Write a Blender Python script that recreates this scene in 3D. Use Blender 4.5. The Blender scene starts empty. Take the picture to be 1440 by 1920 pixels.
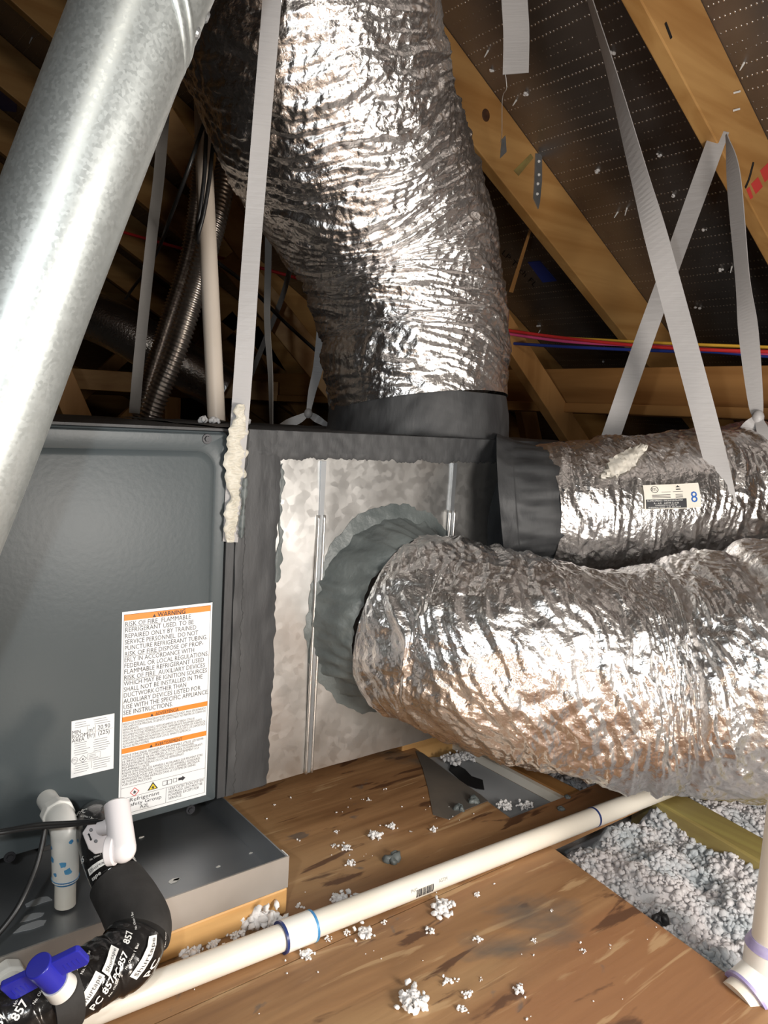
import bpy, math, random
import numpy as np
from mathutils import Matrix, Vector
random.seed(7); rng = np.random.default_rng(7)
scene = bpy.context.scene
col = scene.collection

# ------------------------------------------------------------------ camera
F = 1450.0
def nrm(v):
    v = np.array(v, float); return v/np.linalg.norm(v)
_up = -nrm([-720/F, -12000/F, -1])
_xa = np.array([1837/F, 65/F, -1]); _xa = nrm(_xa-_up*np.dot(_xa, _up))
R = np.array([_xa, np.cross(_up, _xa), _up])
C = np.array([-0.5802, -1.0226, 0.6823])
cam_d = bpy.data.cameras.new('camera'); cam = bpy.data.objects.new('camera', cam_d); col.objects.link(cam)
M = Matrix.Identity(4)
for i in range(3):
    for j in range(3): M[i][j] = R[i, j]
    M[i][3] = C[i]
cam.matrix_world = M
cam_d.sensor_fit = 'VERTICAL'; cam_d.sensor_height = 36; cam_d.lens = 36*F/1920
cam_d.clip_start = .02
scene.camera = cam
def ray(u, v): return R @ np.array([(u-720)/F, -(v-960)/F, -1])
def W(u, v, d): return C+d*ray(u, v)                     # a measured point at camera depth d
def hit(u, v, ax, val):                                 # a measured point on an axis plane
    d = ray(u, v); return C+d*((val-C[ax])/d[ax])
def proj(P):
    c = (np.asarray(P)-C) @ R
    return 720+F*c[..., 0]/-c[..., 2], 960-F*c[..., 1]/-c[..., 2]

# ------------------------------------------------------------------ light
w = bpy.data.worlds.new('world'); scene.world = w; w.use_nodes = True
w.node_tree.nodes['Background'].inputs[0].default_value = (.9, .95, 1, 1)
w.node_tree.nodes['Background'].inputs[1].default_value = .012
def area(name, loc, target, size, power, color):
    l = bpy.data.lights.new(name, 'AREA'); l.shape = 'DISK'; l.size = size; l.energy = power; l.color = color
    o = bpy.data.objects.new(name, l); col.objects.link(o); o.location = loc
    o.rotation_euler = (Vector(target)-Vector(loc)).to_track_quat('-Z', 'Y').to_euler()
    return o
area('work_lamp', (.19, -1.40, .50), (.45, .15, .75), .42, 36, (1, .94, .87))
area('floor_lamp_light', (-.15, -.68, .05), (.15, 0, .40), .06, 1.5, (1, .86, .72))
area('phone_flash', C+R @ np.array([-.14, .07, .05]), W(720, 900, 1.6), .04, 8, (.92, .97, 1))
area('rear_fill_light', C+R @ np.array([.5, .9, 1.9]), W(900, 700, 2), .5, 30, (1, .92, .82))  # unseen fill light, added behind the camera to lift ambience and foil reflections
scene.view_settings.view_transform = 'Standard'; scene.view_settings.look = 'None'
scene.view_settings.gamma = 1; scene.view_settings.use_curve_mapping = False
scene.view_settings.exposure = -0.82

# ------------------------------------------------------------------ materials
def mat(name, base=(.5, .5, .5), rough=.5, metal=0, base2=None, scale=8, stretch=(1, 1, 1), lo=.35, hi=.65,
        bump=0, bscale=40, bstretch=(1, 1, 1), bdist=.002, rough2=None, detail=4, distort=0, voro=False, coat=0, spots=None, spec=None):
    m = bpy.data.materials.new(name); m.use_nodes = True
    nt = m.node_tree; N = nt.nodes; L = nt.links
    p = N['Principled BSDF']
    p.inputs['Base Color'].default_value = (*base, 1); p.inputs['Roughness'].default_value = rough
    p.inputs['Metallic'].default_value = metal
    if spec is not None: p.inputs['Specular IOR Level'].default_value = spec
    if coat: p.inputs['Coat Weight'].default_value = coat; p.inputs['Coat Roughness'].default_value = .15
    tc = N.new('ShaderNodeTexCoord')
    def mapped(st):
        mp = N.new('ShaderNodeMapping'); mp.inputs['Scale'].default_value = st
        L.new(tc.outputs['Object'], mp.inputs['Vector']); return mp.outputs[0]
    m['_'] = 0
    if base2:
        if voro:
            t = N.new('ShaderNodeTexVoronoi'); t.inputs['Scale'].default_value = scale
            L.new(mapped(stretch), t.inputs['Vector'])
            sp = N.new('ShaderNodeSeparateColor'); L.new(t.outputs['Color'], sp.inputs[0]); fac = sp.outputs[0]
        else:
            t = N.new('ShaderNodeTexNoise'); t.inputs['Scale'].default_value = scale; t.inputs['Detail'].default_value = detail
            t.inputs['Distortion'].default_value = distort
            L.new(mapped(stretch), t.inputs['Vector']); fac = t.outputs['Fac']
        cr = N.new('ShaderNodeValToRGB'); cr.color_ramp.elements[0].position = lo; cr.color_ramp.elements[1].position = hi
        cr.color_ramp.elements[0].color = (*base, 1); cr.color_ramp.elements[1].color = (*base2, 1)
        L.new(fac, cr.inputs[0]); out = cr.outputs[0]
        if spots:
            sc, sst, pos, wid, scol = spots
            t2 = N.new('ShaderNodeTexNoise'); t2.inputs['Scale'].default_value = sc; t2.inputs['Detail'].default_value = 5
            L.new(mapped(sst), t2.inputs['Vector'])
            r2 = N.new('ShaderNodeValToRGB'); r2.color_ramp.elements[0].position = pos; r2.color_ramp.elements[1].position = pos+wid
            L.new(t2.outputs['Fac'], r2.inputs[0])
            mx = N.new('ShaderNodeMix'); mx.data_type = 'RGBA'
            L.new(r2.outputs[0], mx.inputs['Factor']); L.new(out, mx.inputs['A']); mx.inputs['B'].default_value = (*scol, 1)
            out = mx.outputs['Result']
        L.new(out, p.inputs['Base Color'])
        if rough2 is not None:
            mr = N.new('ShaderNodeMapRange'); mr.inputs['To Min'].default_value = rough; mr.inputs['To Max'].default_value = rough2
            L.new(fac, mr.inputs['Value']); L.new(mr.outputs[0], p.inputs['Roughness'])
    if bump:
        t = N.new('ShaderNodeTexNoise'); t.inputs['Scale'].default_value = bscale; t.inputs['Detail'].default_value = 5
        L.new(mapped(bstretch), t.inputs['Vector'])
        b = N.new('ShaderNodeBump'); b.inputs['Strength'].default_value = bump; b.inputs['Distance'].default_value = bdist
        L.new(t.outputs['Fac'], b.inputs['Height']); L.new(b.outputs[0], p.inputs['Normal'])
    del m['_']
    return m

def foil_mat(name, base=(.90, .88, .87), rough=.21):
    m = mat(name, base=base, rough=rough, metal=1, base2=tuple(c*.9 for c in base), scale=14, lo=.3, hi=.7, rough2=rough+.12,
            bump=.55, bscale=120, bdist=.004)
    return m
def wood_mat(name, light, dark, axis=0, scale=14, spots=None):
    st = [1, 1, 1]; st[axis] = .07
    m = mat(name, base=dark, base2=light, rough=.55, scale=scale, stretch=st, lo=.3, hi=.62, distort=.6, detail=6,
            bump=.25, bscale=120, bstretch=st, bdist=.001, spots=spots)
    return m
def barrier_mat():
    m = mat('radiant_barrier', base=(.20, .185, .175), base2=(.30, .28, .27), rough=.30, rough2=.42, metal=.85, scale=5, lo=.3, hi=.7)
    nt = m.node_tree; N = nt.nodes; L = nt.links; p = N['Principled BSDF']
    tc = N.new('ShaderNodeTexCoord'); mp = N.new('ShaderNodeMapping'); mp.inputs['Scale'].default_value = (66, 88, 66)
    L.new(tc.outputs['Object'], mp.inputs['Vector'])
    v = N.new('ShaderNodeTexVoronoi'); v.inputs['Randomness'].default_value = .12; v.inputs['Scale'].default_value = 1
    L.new(mp.outputs[0], v.inputs['Vector'])
    mr = N.new('ShaderNodeMapRange'); mr.inputs['From Min'].default_value = .14; mr.inputs['From Max'].default_value = .24
    mr.inputs['To Min'].default_value = 1; mr.inputs['To Max'].default_value = 0
    L.new(v.outputs['Distance'], mr.inputs['Value'])
    old = p.inputs['Base Color'].links[0].from_socket
    mx = N.new('ShaderNodeMix'); mx.data_type = 'RGBA'; L.new(mr.outputs[0], mx.inputs['Factor']); L.new(old, mx.inputs['A'])
    mx.inputs['B'].default_value = (.62, .58, .54, 1); L.new(mx.outputs['Result'], p.inputs['Base Color'])
    b = N.new('ShaderNodeBump'); b.inputs['Strength'].default_value = .6; b.inputs['Distance'].default_value = .003
    L.new(mr.outputs[0], b.inputs['Height']); L.new(b.outputs[0], p.inputs['Normal'])
    return m
def plywood_mat():
    m = mat('plywood', base=(.17, .080, .032), base2=(.37, .205, .092), rough=.5, rough2=.6, scale=26, stretch=(.10, 1, 1), lo=.28, hi=.70,
            detail=8, distort=.8, bump=.35, bscale=90, bstretch=(.08, 1, 1), bdist=.0015)
    nt = m.node_tree; N = nt.nodes; L = nt.links; p = N['Principled BSDF']
    tc = N.new('ShaderNodeTexCoord')
    # veneer patches, dark flecks along the grain, grey stains
    for sc, pos, wid, c, st, k in ((2.6, .50, .16, (.40, .26, .125), (.45, 1, 1), .75), (3.7, .54, .10, (.25, .112, .046), (.4, 1, 1), .8), (9, .58, .08, (.21, .10, .042), (.2, 1, 1), .7),
                               (30, .60, .04, (.085, .036, .016), (.22, 1, 1), .9), (44, .61, .05, (.44, .29, .15), (.12, 1, 1), .7), (3.4, .60, .07, (.095, .085, .072), (.8, 1, 1), .85), (16, .66, .04, (.12, .10, .085), (.8, 1, 1), .8)):
        mp = N.new('ShaderNodeMapping'); mp.inputs['Scale'].default_value = st; mp.inputs['Location'].default_value = (sc*3.71, sc*1.3, 0)
        L.new(tc.outputs['Object'], mp.inputs['Vector'])
        t = N.new('ShaderNodeTexNoise'); t.inputs['Scale'].default_value = sc; t.inputs['Detail'].default_value = 6; t.inputs['Distortion'].default_value = .5; L.new(mp.outputs[0], t.inputs['Vector'])
        r = N.new('ShaderNodeValToRGB'); r.color_ramp.elements[0].position = pos; r.color_ramp.elements[1].position = pos+wid
        r.color_ramp.elements[1].color = (k, k, k, 1)
        L.new(t.outputs['Fac'], r.inputs[0])
        old = p.inputs['Base Color'].links[0].from_socket
        mx = N.new('ShaderNodeMix'); mx.data_type = 'RGBA'; L.new(r.outputs[0], mx.inputs['Factor']); L.new(old, mx.inputs['A'])
        mx.inputs['B'].default_value = (*c, 1); L.new(mx.outputs['Result'], p.inputs['Base Color'])
    return m
MAT = dict(
    foil=foil_mat('foil_jacket'), foil2=foil_mat('foil_jacket_soft', (.84, .83, .82), .2),
    galv=mat('galvanized_sheet', base=(.70, .69, .67), base2=(.745, .735, .715), rough=.30, rough2=.36, metal=.94, scale=90, voro=True, lo=0, hi=1, bump=.10, bscale=16, bdist=.003),
    galvpipe=mat('galvanized_pipe', base=(.46, .49, .48), base2=(.52, .55, .54), rough=.38, rough2=.48, metal=.72, scale=330, voro=True, lo=0, hi=1, bump=.10, bscale=60, bdist=.001,
                 spots=(7, (1, 1, .5), .5, .3, (.42, .45, .44))),
    panmetal=mat('pan_metal', base=(.30, .32, .34), base2=(.42, .43, .44), rough=.35, rough2=.5, metal=.9, scale=7, lo=.3, hi=.7, bump=.1, bscale=30),
    hem=mat('pan_hem_metal', base=(.40, .37, .34), base2=(.50, .47, .44), rough=.45, rough2=.55, metal=.75, scale=9, lo=.3, hi=.7),
    knotwood=mat('knot_wood', base=(.045, .018, .008), base2=(.09, .035, .012), rough=.6, scale=60),
    mastic=mat('dark_mastic', base=(.030, .031, .033), base2=(.055, .056, .058), rough=.50, rough2=.65, scale=18, stretch=(1, 1, .25), bump=.5, bscale=60, bstretch=(1, 1, .3), bdist=.003),
    mastic2=mat('grey_mastic', base=(.075, .088, .088), base2=(.12, .135, .132), rough=.4, rough2=.55, scale=14, bump=.85, bscale=30, bdist=.006),
    whitemastic=mat('white_mastic', base=(.50, .47, .39), base2=(.62, .59, .51), rough=.5, scale=40, bump=.6, bscale=90, bdist=.003),
    panel=mat('grey_enamel', base=(.066, .079, .085), base2=(.074, .087, .092), rough=.33, rough2=.38, scale=3, bump=.14, bscale=130, bdist=.0012, spec=.2),
    black=mat('black_plastic', base=(.008, .008, .009), rough=.32, bump=.2, bscale=50),
    cable=mat('black_cable', base=(.012, .012, .013), rough=.4, base2=(.02, .02, .02)),
    foam=mat('black_foam', base=(.018, .017, .016), base2=(.032, .030, .029), rough=.75, scale=30, bump=.3, bscale=160, bdist=.001),
    tape=mat('black_tape', base=(.010, .009, .009), base2=(.016, .015, .015), rough=.13, rough2=.24, scale=20, bump=.6, bscale=26, bdist=.004),
    white=mat('white_print', base=(.82, .81, .78), rough=.4),
    paper=mat('label_paper', base=(.80, .81, .82), base2=(.84, .85, .86), rough=.42, scale=9),
    ink=mat('black_ink', base=(.03, .03, .035), rough=.5), greyink=mat('grey_ink', base=(.22, .23, .24), rough=.5),
    orange=mat('orange_print', base=(.80, .25, .03), rough=.4), yellow=mat('yellow_print', base=(.82, .62, .04), rough=.4),
    redp=mat('red_print', base=(.65, .06, .05), rough=.5), bluep=mat('blue_print', base=(.02, .11, .42), rough=.5),
    pvc=mat('pvc', base=(.70, .65, .56), base2=(.78, .74, .66), rough=.32, scale=6, bump=.04, bscale=60),
    pvcwhite=mat('white_pvc', base=(.78, .76, .70), base2=(.84, .83, .79), rough=.3, scale=9),
    pvcback=mat('beige_pvc', base=(.55, .47, .39), base2=(.60, .52, .44), rough=.4, scale=5),
    primer=mat('blue_primer', base=(.05, .22, .48), base2=(.12, .38, .62), rough=.35, scale=60),
    darkprimer=mat('dark_blue_cement', base=(.02, .04, .16), rough=.3), purple=mat('purple_primer', base=(.24, .20, .42), base2=(.42, .38, .58), rough=.4, scale=40),
    blue=mat('blue_plastic', base=(.022, .024, .36), base2=(.028, .032, .42), rough=.28, scale=10),
    whiteplastic=mat('white_plastic', base=(.80, .76, .78), base2=(.83, .80, .81), rough=.25, scale=6),
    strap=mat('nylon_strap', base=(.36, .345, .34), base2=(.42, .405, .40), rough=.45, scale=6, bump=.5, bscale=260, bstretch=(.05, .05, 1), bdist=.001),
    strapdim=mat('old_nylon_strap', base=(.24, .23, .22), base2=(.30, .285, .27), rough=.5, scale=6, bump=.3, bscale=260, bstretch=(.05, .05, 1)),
    ply=plywood_mat(),
    pine=wood_mat('pine_lumber', (.52, .29, .10), (.36, .17, .045), 0, 16, spots=(5, (.2, 1, 1), .64, .1, (.24, .10, .03))),
    piney=wood_mat('pine_lumber_cross', (.46, .23, .075), (.31, .14, .04), 1, 16),
    pinez=wood_mat('pine_lumber_upright', (.44, .23, .08), (.30, .14, .04), 2, 16),
    stud=wood_mat('pale_stud', (.66, .40, .16), (.48, .25, .08), 0, 22),
    greenwood=wood_mat('treated_lumber', (.33, .27, .085), (.17, .10, .04), 1, 18),
    insul=mat('loose_insulation', base=(.40, .43, .45), base2=(.60, .57, .57), rough=.95, scale=11, lo=.38, hi=.58, detail=6, bump=.6, bscale=220, bdist=.002),
    clump=mat('insulation_clump', base=(.70, .69, .68), base2=(.84, .82, .81), rough=.9, scale=60, bump=.5, bscale=300, bdist=.001),
    drywall=mat('drywall', base=(.26, .27, .28), base2=(.31, .32, .33), rough=.7, scale=6),
    barrier=barrier_mat(), steel=mat('zinc_plate', base=(.34, .36, .37), base2=(.45, .46, .47), rough=.4, metal=.8, scale=30),
    conduit=mat('flexible_conduit', base=(.42, .37, .33), base2=(.55, .50, .45), rough=.28, metal=.95, scale=40),
    screw=mat('screw_steel', base=(.03, .03, .034), rough=.4, metal=.3), void=mat('black_plastic_sheet', base=(.006, .006, .007), rough=.6),
    wred=mat('red_wire', base=(.55, .03, .03), rough=.35), wpink=mat('pink_wire', base=(.62, .08, .22), rough=.35),
    wyel=mat('yellow_wire', base=(.72, .42, .05), rough=.35), wblue=mat('blue_wire', base=(.02, .04, .22), rough=.35),
    stain=mat('grey_smear', base=(.085, .078, .07), base2=(.13, .11, .09), rough=.45, scale=9, bump=.3, bscale=30),
)

# ------------------------------------------------------------------ builders
def wloc(o):                                         # where a parent stands (no parent is turned or scaled)
    p = np.zeros(3)
    while o is not None: p = p+np.array(o.location); o = o.parent
    return p
class MB:
    def __init__(s): s.v = []; s.f = []; s.n = 0
    def add(s, v, f):
        v = np.asarray(v, float).reshape(-1, 3)
        s.v.append(v); s.f += [tuple(int(i)+s.n for i in q) for q in f]; s.n += len(v); return s
    def box(s, x0, x1, y0, y1, z0, z1):
        return s.add([(x, y, z) for x in (x0, x1) for y in (y0, y1) for z in (z0, z1)],
                     [(0, 1, 3, 2), (4, 6, 7, 5), (0, 4, 5, 1), (2, 3, 7, 6), (0, 2, 6, 4), (1, 5, 7, 3)])
    def bar(s, a, b, w, t, side):                    # timber from a to b, w wide across 'side', t thick
        a = np.array(a, float); b = np.array(b, float); d = nrm(b-a)
        sd = np.array(side, float); sd = nrm(sd-d*np.dot(sd, d)); th = np.cross(d, sd)
        vs = [p+i*sd*w/2+j*th*t/2 for p in (a, b) for i in (-1, 1) for j in (-1, 1)]
        return s.add(vs, [(0, 1, 3, 2), (4, 6, 7, 5), (0, 4, 5, 1), (2, 3, 7, 6), (0, 2, 6, 4), (1, 5, 7, 3)])
    def grid(s, P, closed=False):                    # P: (n, m, 3)
        n, m = P.shape[:2]; idx = np.arange(n*m).reshape(n, m)
        if closed: idx = np.concatenate([idx, idx[:, :1]], 1)
        q = np.stack([idx[:-1, :-1], idx[1:, :-1], idx[1:, 1:], idx[:-1, 1:]], -1).reshape(-1, 4)
        return s.add(P.reshape(-1, 3), q)
    def poly(s, pts, off):                           # extruded polygon
        pts = np.array(pts, float); n = len(pts); off = np.array(off, float)
        f = [tuple(range(n)), tuple(range(2*n-1, n-1, -1))]+[(i, n+i, n+(i+1) % n, (i+1) % n) for i in range(n)]
        return s.add(np.concatenate([pts, pts+off]), f)
    def cyl(s, a, b, r0, r1=None, seg=24, cap=True):
        r1 = r0 if r1 is None else r1
        a = np.array(a, float); b = np.array(b, float); d = nrm(b-a)
        h = np.array([0, 0, 1.]) if abs(d[2]) < .9 else np.array([1., 0, 0])
        u = nrm(np.cross(d, h)); v = np.cross(d, u)
        th = np.arange(seg)*2*math.pi/seg
        ring = np.cos(th)[:, None]*u+np.sin(th)[:, None]*v
        vs = np.concatenate([a+ring*r0, b+ring*r1])
        f = [(i, (i+1) % seg, seg+(i+1) % seg, seg+i) for i in range(seg)]
        if cap: f += [tuple(range(seg-1, -1, -1)), tuple(range(seg, 2*seg))]
        return s.add(vs, f)
    def sphere(s, c, r, n=10, sx=(1, 1, 1)):
        th = np.linspace(0.001, math.pi-.001, n)[:, None]; ph = np.arange(2*n)*math.pi/n
        P = np.stack([np.sin(th)*np.cos(ph), np.sin(th)*np.sin(ph), np.cos(th)*np.ones_like(ph)], -1)*r*np.array(sx)+np.array(c)
        return s.grid(P, True)
    def build(s, name, m, parent=None, smooth=False, bevel=0, angle=None):
        me = bpy.data.meshes.new(name); V = np.concatenate(s.v)
        off = wloc(parent)
        me.from_pydata((V-off).tolist(), [], s.f); me.update()
        import bmesh
        bm = bmesh.new(); bm.from_mesh(me); bmesh.ops.recalc_face_normals(bm, faces=bm.faces); bm.to_mesh(me); bm.free()
        if smooth: me.shade_smooth()
        if angle: me.set_sharp_from_angle(angle=math.radians(angle))
        me.materials.append(MAT[m])
        o = bpy.data.objects.new(name, me); col.objects.link(o)
        if parent is not None: o.parent = parent
        if bevel:
            b = o.modifiers.new('bevel', 'BEVEL'); b.width = bevel; b.segments = 2; b.limit_method = 'ANGLE'
        return o
def fast_grid(name, P, m, parent=None, closed=False, smooth=True):
    n, k = P.shape[:2]; idx = np.arange(n*k).reshape(n, k)
    if closed: idx = np.concatenate([idx, idx[:, :1]], 1)
    q = np.stack([idx[:-1, :-1], idx[:-1, 1:], idx[1:, 1:], idx[1:, :-1]], -1).reshape(-1, 4)
    me = bpy.data.meshes.new(name); V = P.reshape(-1, 3).copy()
    V -= wloc(parent)
    me.vertices.add(len(V)); me.vertices.foreach_set('co', V.astype(np.float32).ravel())
    me.loops.add(q.size); me.loops.foreach_set('vertex_index', q.astype(np.int32).ravel())
    me.polygons.add(len(q)); me.polygons.foreach_set('loop_start', np.arange(0, q.size, 4, dtype=np.int32))
    me.update(calc_edges=True); me.validate()
    if smooth: me.shade_smooth()
    me.materials.append(MAT[m])
    o = bpy.data.objects.new(name, me); col.objects.link(o)
    if parent is not None: o.parent = parent
    return o
def tag(o, label, cat=None, group=None, kind=None):
    o['label'] = label
    if cat: o['category'] = cat
    if group: o['group'] = group
    if kind: o['kind'] = kind
    return o
def thing(name, loc, label, cat, group=None, kind=None):
    o = bpy.data.objects.new(name, None); col.objects.link(o); o.location = [float(x) for x in loc]; o.empty_display_size = .05
    return tag(o, label, cat, group, kind)
_tabs = {}
def perlin(x, y, seed=0):
    if seed not in _tabs:
        g = np.random.default_rng(100+seed); _tabs[seed] = (g.permutation(512), g.random(512)*2*math.pi)
    pm, an = _tabs[seed]
    xi = np.floor(x).astype(int); yi = np.floor(y).astype(int); xf = x-xi; yf = y-yi
    def g(i, j):
        a = an[(pm[(xi+i) % 512]+(yi+j)) % 512]
        return np.cos(a)*(xf-i)+np.sin(a)*(yf-j)
    u = xf*xf*xf*(xf*(xf*6-15)+10); v = yf*yf*yf*(yf*(yf*6-15)+10)
    return (g(0, 0)*(1-u)+g(1, 0)*u)*(1-v)+(g(0, 1)*(1-u)+g(1, 1)*u)*v
def billow(x, y, seed): return np.abs(perlin(x, y, seed))*1.6-.4

class Tube:
    def __init__(s, pts, radii, n=200, up=(0, 0, 1)):
        pts = np.array(pts, float); radii = np.array(radii, float) if np.ndim(radii) else np.full(len(pts), float(radii))
        A = np.concatenate([pts, radii[:, None]], 1)
        A = np.concatenate([[2*A[0]-A[1]], A, [2*A[-1]-A[-2]]])
        out = []
        for i in range(1, len(A)-2):
            p0, p1, p2, p3 = A[i-1:i+3]
            t = np.linspace(0, 1, 40, endpoint=False)[:, None]
            out.append(.5*((2*p1)+(-p0+p2)*t+(2*p0-5*p1+4*p2-p3)*t*t+(-p0+3*p1-3*p2+p3)*t**3))
        out.append(A[-2:-1]); D = np.concatenate(out)
        L = np.concatenate([[0], np.cumsum(np.linalg.norm(np.diff(D[:, :3], axis=0), axis=1))])
        s.len = L[-1]; q = np.linspace(0, L[-1], n)
        D = np.stack([np.interp(q, L, D[:, k]) for k in range(4)], 1)
        s.c = D[:, :3]; s.r = D[:, 3]; s.q = q
        T = np.gradient(s.c, axis=0); T /= np.linalg.norm(T, axis=1)[:, None]
        u = np.array(up if abs(np.dot(up, T[0])) < .95 else (0, 1, 0), float); u = nrm(u-T[0]*np.dot(u, T[0])); U = [u]
        for i in range(1, n):
            u = nrm(U[-1]-T[i]*np.dot(U[-1], T[i])); U.append(u)
        s.U = np.array(U); s.V = np.cross(T, s.U); s.T = T
    def surf(s, sl, th, dr=0):                    # sl: arc length array, th: angle array (broadcast), dr offset
        sl, th, dr = np.broadcast_arrays(np.asarray(sl, float), np.asarray(th, float), np.asarray(dr, float))
        I = lambda A: np.stack([np.interp(sl, s.q, A[:, k]) for k in range(3)], -1)
        r = np.interp(sl, s.q, s.r)+dr
        return I(s.c)+r[..., None]*(np.cos(th)[..., None]*I(s.U)+np.sin(th)[..., None]*I(s.V))
    def find(s, u, v):                            # surface coordinates of a measured point on the near side
        sl = np.linspace(0, s.len, 160)[:, None]; th = np.linspace(0, 2*math.pi, 181)[None]
        P = s.surf(sl, th); a, b = proj(P); d = np.linalg.norm(P-C, axis=-1)
        ctr = np.stack([np.interp(sl, s.q, s.c[:, k]) for k in range(3)], -1)
        face = ((P-ctr)*(C-P)).sum(-1) > 0
        e = np.hypot(a-u, b-v)+np.where(face, 0, 500); near = e < max(6, e.min()*1.5)
        d = np.where(near, d, 99); k = np.unravel_index(np.argmin(d+e*.002), d.shape)
        return sl[k[0], 0], th[0, k[1]]
    def mesh(s, mb=None, seg=20, n=None, a=0, b=1, cap=True, dr=0):
        mb = mb or MB(); n = n or len(s.q)
        sl = np.linspace(a*s.len, b*s.len, n)[:, None]; th = np.arange(seg)[None]*2*math.pi/seg
        P = s.surf(sl, th, dr); k = mb.n; mb.grid(P, True)
        if cap:
            mb.f.append(tuple(k+i for i in range(seg))); mb.f.append(tuple(k+(n-1)*seg+i for i in range(seg-1, -1, -1)))
        return mb
def tube_obj(name, pts, r, m, parent=None, seg=16, n=80, cap=True):
    return Tube(pts, r, n).mesh(seg=seg, cap=cap).build(name, m, parent, smooth=True, angle=50)
def ribbon(pts, widths, sides, thick=.0016, n=60):         # webbing: path, width and width direction at each point
    P = np.array(pts, float); t = np.linspace(0, len(P)-1, n); k = np.arange(len(P))
    S = np.array([nrm(x) for x in sides]); wd = np.array(widths, float)
    def cr(A):
        A = A if A.ndim > 1 else A[:, None]
        B = np.concatenate([[2*A[0]-A[1]], A, [2*A[-1]-A[-2]]]); out = []
        for x in t:
            i = min(int(x), len(A)-2); f = x-i; p0, p1, p2, p3 = B[i:i+4]
            out.append(.5*((2*p1)+(-p0+p2)*f+(2*p0-5*p1+4*p2-p3)*f*f+(-p0+3*p1-3*p2+p3)*f**3))
        return np.array(out)
    Q = cr(P); SS = cr(S); ww = cr(wd)[:, 0]
    SS /= np.linalg.norm(SS, axis=1)[:, None]
    T = np.gradient(Q, axis=0); T /= np.linalg.norm(T, axis=1)[:, None]
    NN = np.cross(T, SS); NN /= np.linalg.norm(NN, axis=1)[:, None]
    a = Q-SS*ww[:, None]/2; b = Q+SS*ww[:, None]/2; h = NN*thick/2
    return MB().grid(np.stack([a-h, b-h, b+h, a+h], 1), True)
def view_side(p, d):                                       # width direction facing the viewer's side for a strap that runs along d
    return nrm(np.cross(np.array(d, float), np.array(p)-C))

def text_mesh(txt, size, bold=0):
    cu = bpy.data.curves.new('t', 'FONT'); cu.body = txt; cu.size = size; cu.resolution_u = 2; cu.offset = bold*size
    o = bpy.data.objects.new('t', cu); me = o.to_mesh()
    v = np.array([x.co[:] for x in me.vertices]).reshape(-1, 3); f = [tuple(p.vertices) for p in me.polygons]
    o.to_mesh_clear(); bpy.data.objects.remove(o); bpy.data.curves.remove(cu)
    return v, f
def put_text(mb, txt, x, z, size, width=None, place=None, align='l', bold=0):
    v, f = text_mesh(txt, size, bold)
    if len(v) == 0: return
    ww = v[:, 0].max()
    if width: v[:, 0] *= width/ww; ww = width
    if align == 'c': v[:, 0] -= ww/2
    mb.add(np.array([place(x+p[0], z+p[1]) for p in v]), f)
def put_poly(mb, pts, place):
    mb.add(np.array([place(*p) for p in pts]), [tuple(range(len(pts)))])
def put_rect(mb, x0, x1, z0, z1, place): put_poly(mb, [(x0, z0), (x1, z0), (x1, z1), (x0, z1)], place)
def put_frame(mb, x0, x1, z0, z1, t, place):
    put_rect(mb, x0, x1, z0, z0+t, place); put_rect(mb, x0, x1, z1-t, z1, place); put_rect(mb, x0, x0+t, z0+t, z1-t, place); put_rect(mb, x1-t, x1, z0+t, z1-t, place)

# ------------------------------------------------------------------ setting: attic shell
FL = -.10
fl = tag(MB().box(-7, 4.6, -4.5, 7.5, FL-.05, FL).build('floor', 'drywall'), 'attic floor of drywall ceiling below joists', kind='structure')
XE = .405                                       # right edge of the near plywood
hA, hB = hit(782, 1405, 2, 0), hit(950, 1530, 2, 0)
ys = -.272
ply1 = [(-3.2, -3.6, 0), (.30, -3.6, 0), (.358, -.66, 0), (.410, ys-.001, 0), (-3.2, ys-.001, 0)]
ply2 = [(-3.2, ys+.001, 0), (.95, ys+.001, 0), (.95, -.178, 0), (hB[0], -.176, 0), (hA[0], hA[1], 0), (hA[0]+.01, .9, 0), (-3.2, .9, 0)]
MB().poly(ply1, (0, 0, -.014)).build('plywood_sheet', 'ply', fl)
MB().poly(ply2, (0, 0, -.014)).build('plywood_sheet', 'ply', fl)
# roof: rafters run down along +X, 8 in 12
SL = .556; ZC = 2.033
def zc(x): return ZC-SL*x
def zd(x): return zc(x)+.0935
XR = -1.6
mb = MB().poly([(XR, -4.5, zd(XR)), (4.4, -4.5, zd(4.4)), (4.4, 7.5, zd(4.4)), (XR, 7.5, zd(XR))], (0, 0, .014))
roof = tag(mb.build('ceiling', 'barrier'), 'sloping roof deck lined with dark perforated radiant barrier', kind='structure')
xl = 2*XR-4.4
mb = MB().poly([(XR, -4.5, zd(XR)), (xl, -4.5, zd(4.4)), (xl, 7.5, zd(4.4)), (XR, 7.5, zd(XR))], (0, 0, .014))
mb.build('roof_deck_slope', 'barrier', roof)
for nm, y in (('wall_gable_near', -4.5), ('wall_gable_far', 7.5)):
    mb = MB().poly([(xl, y, FL), (4.6, y, FL), (4.4, y, zd(4.4)), (XR, y, zd(XR)), (xl, y, zd(4.4))], (0, .02, 0))
    tag(mb.build(nm, 'pine'), 'board clad gable end of the attic', kind='structure')

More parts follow.
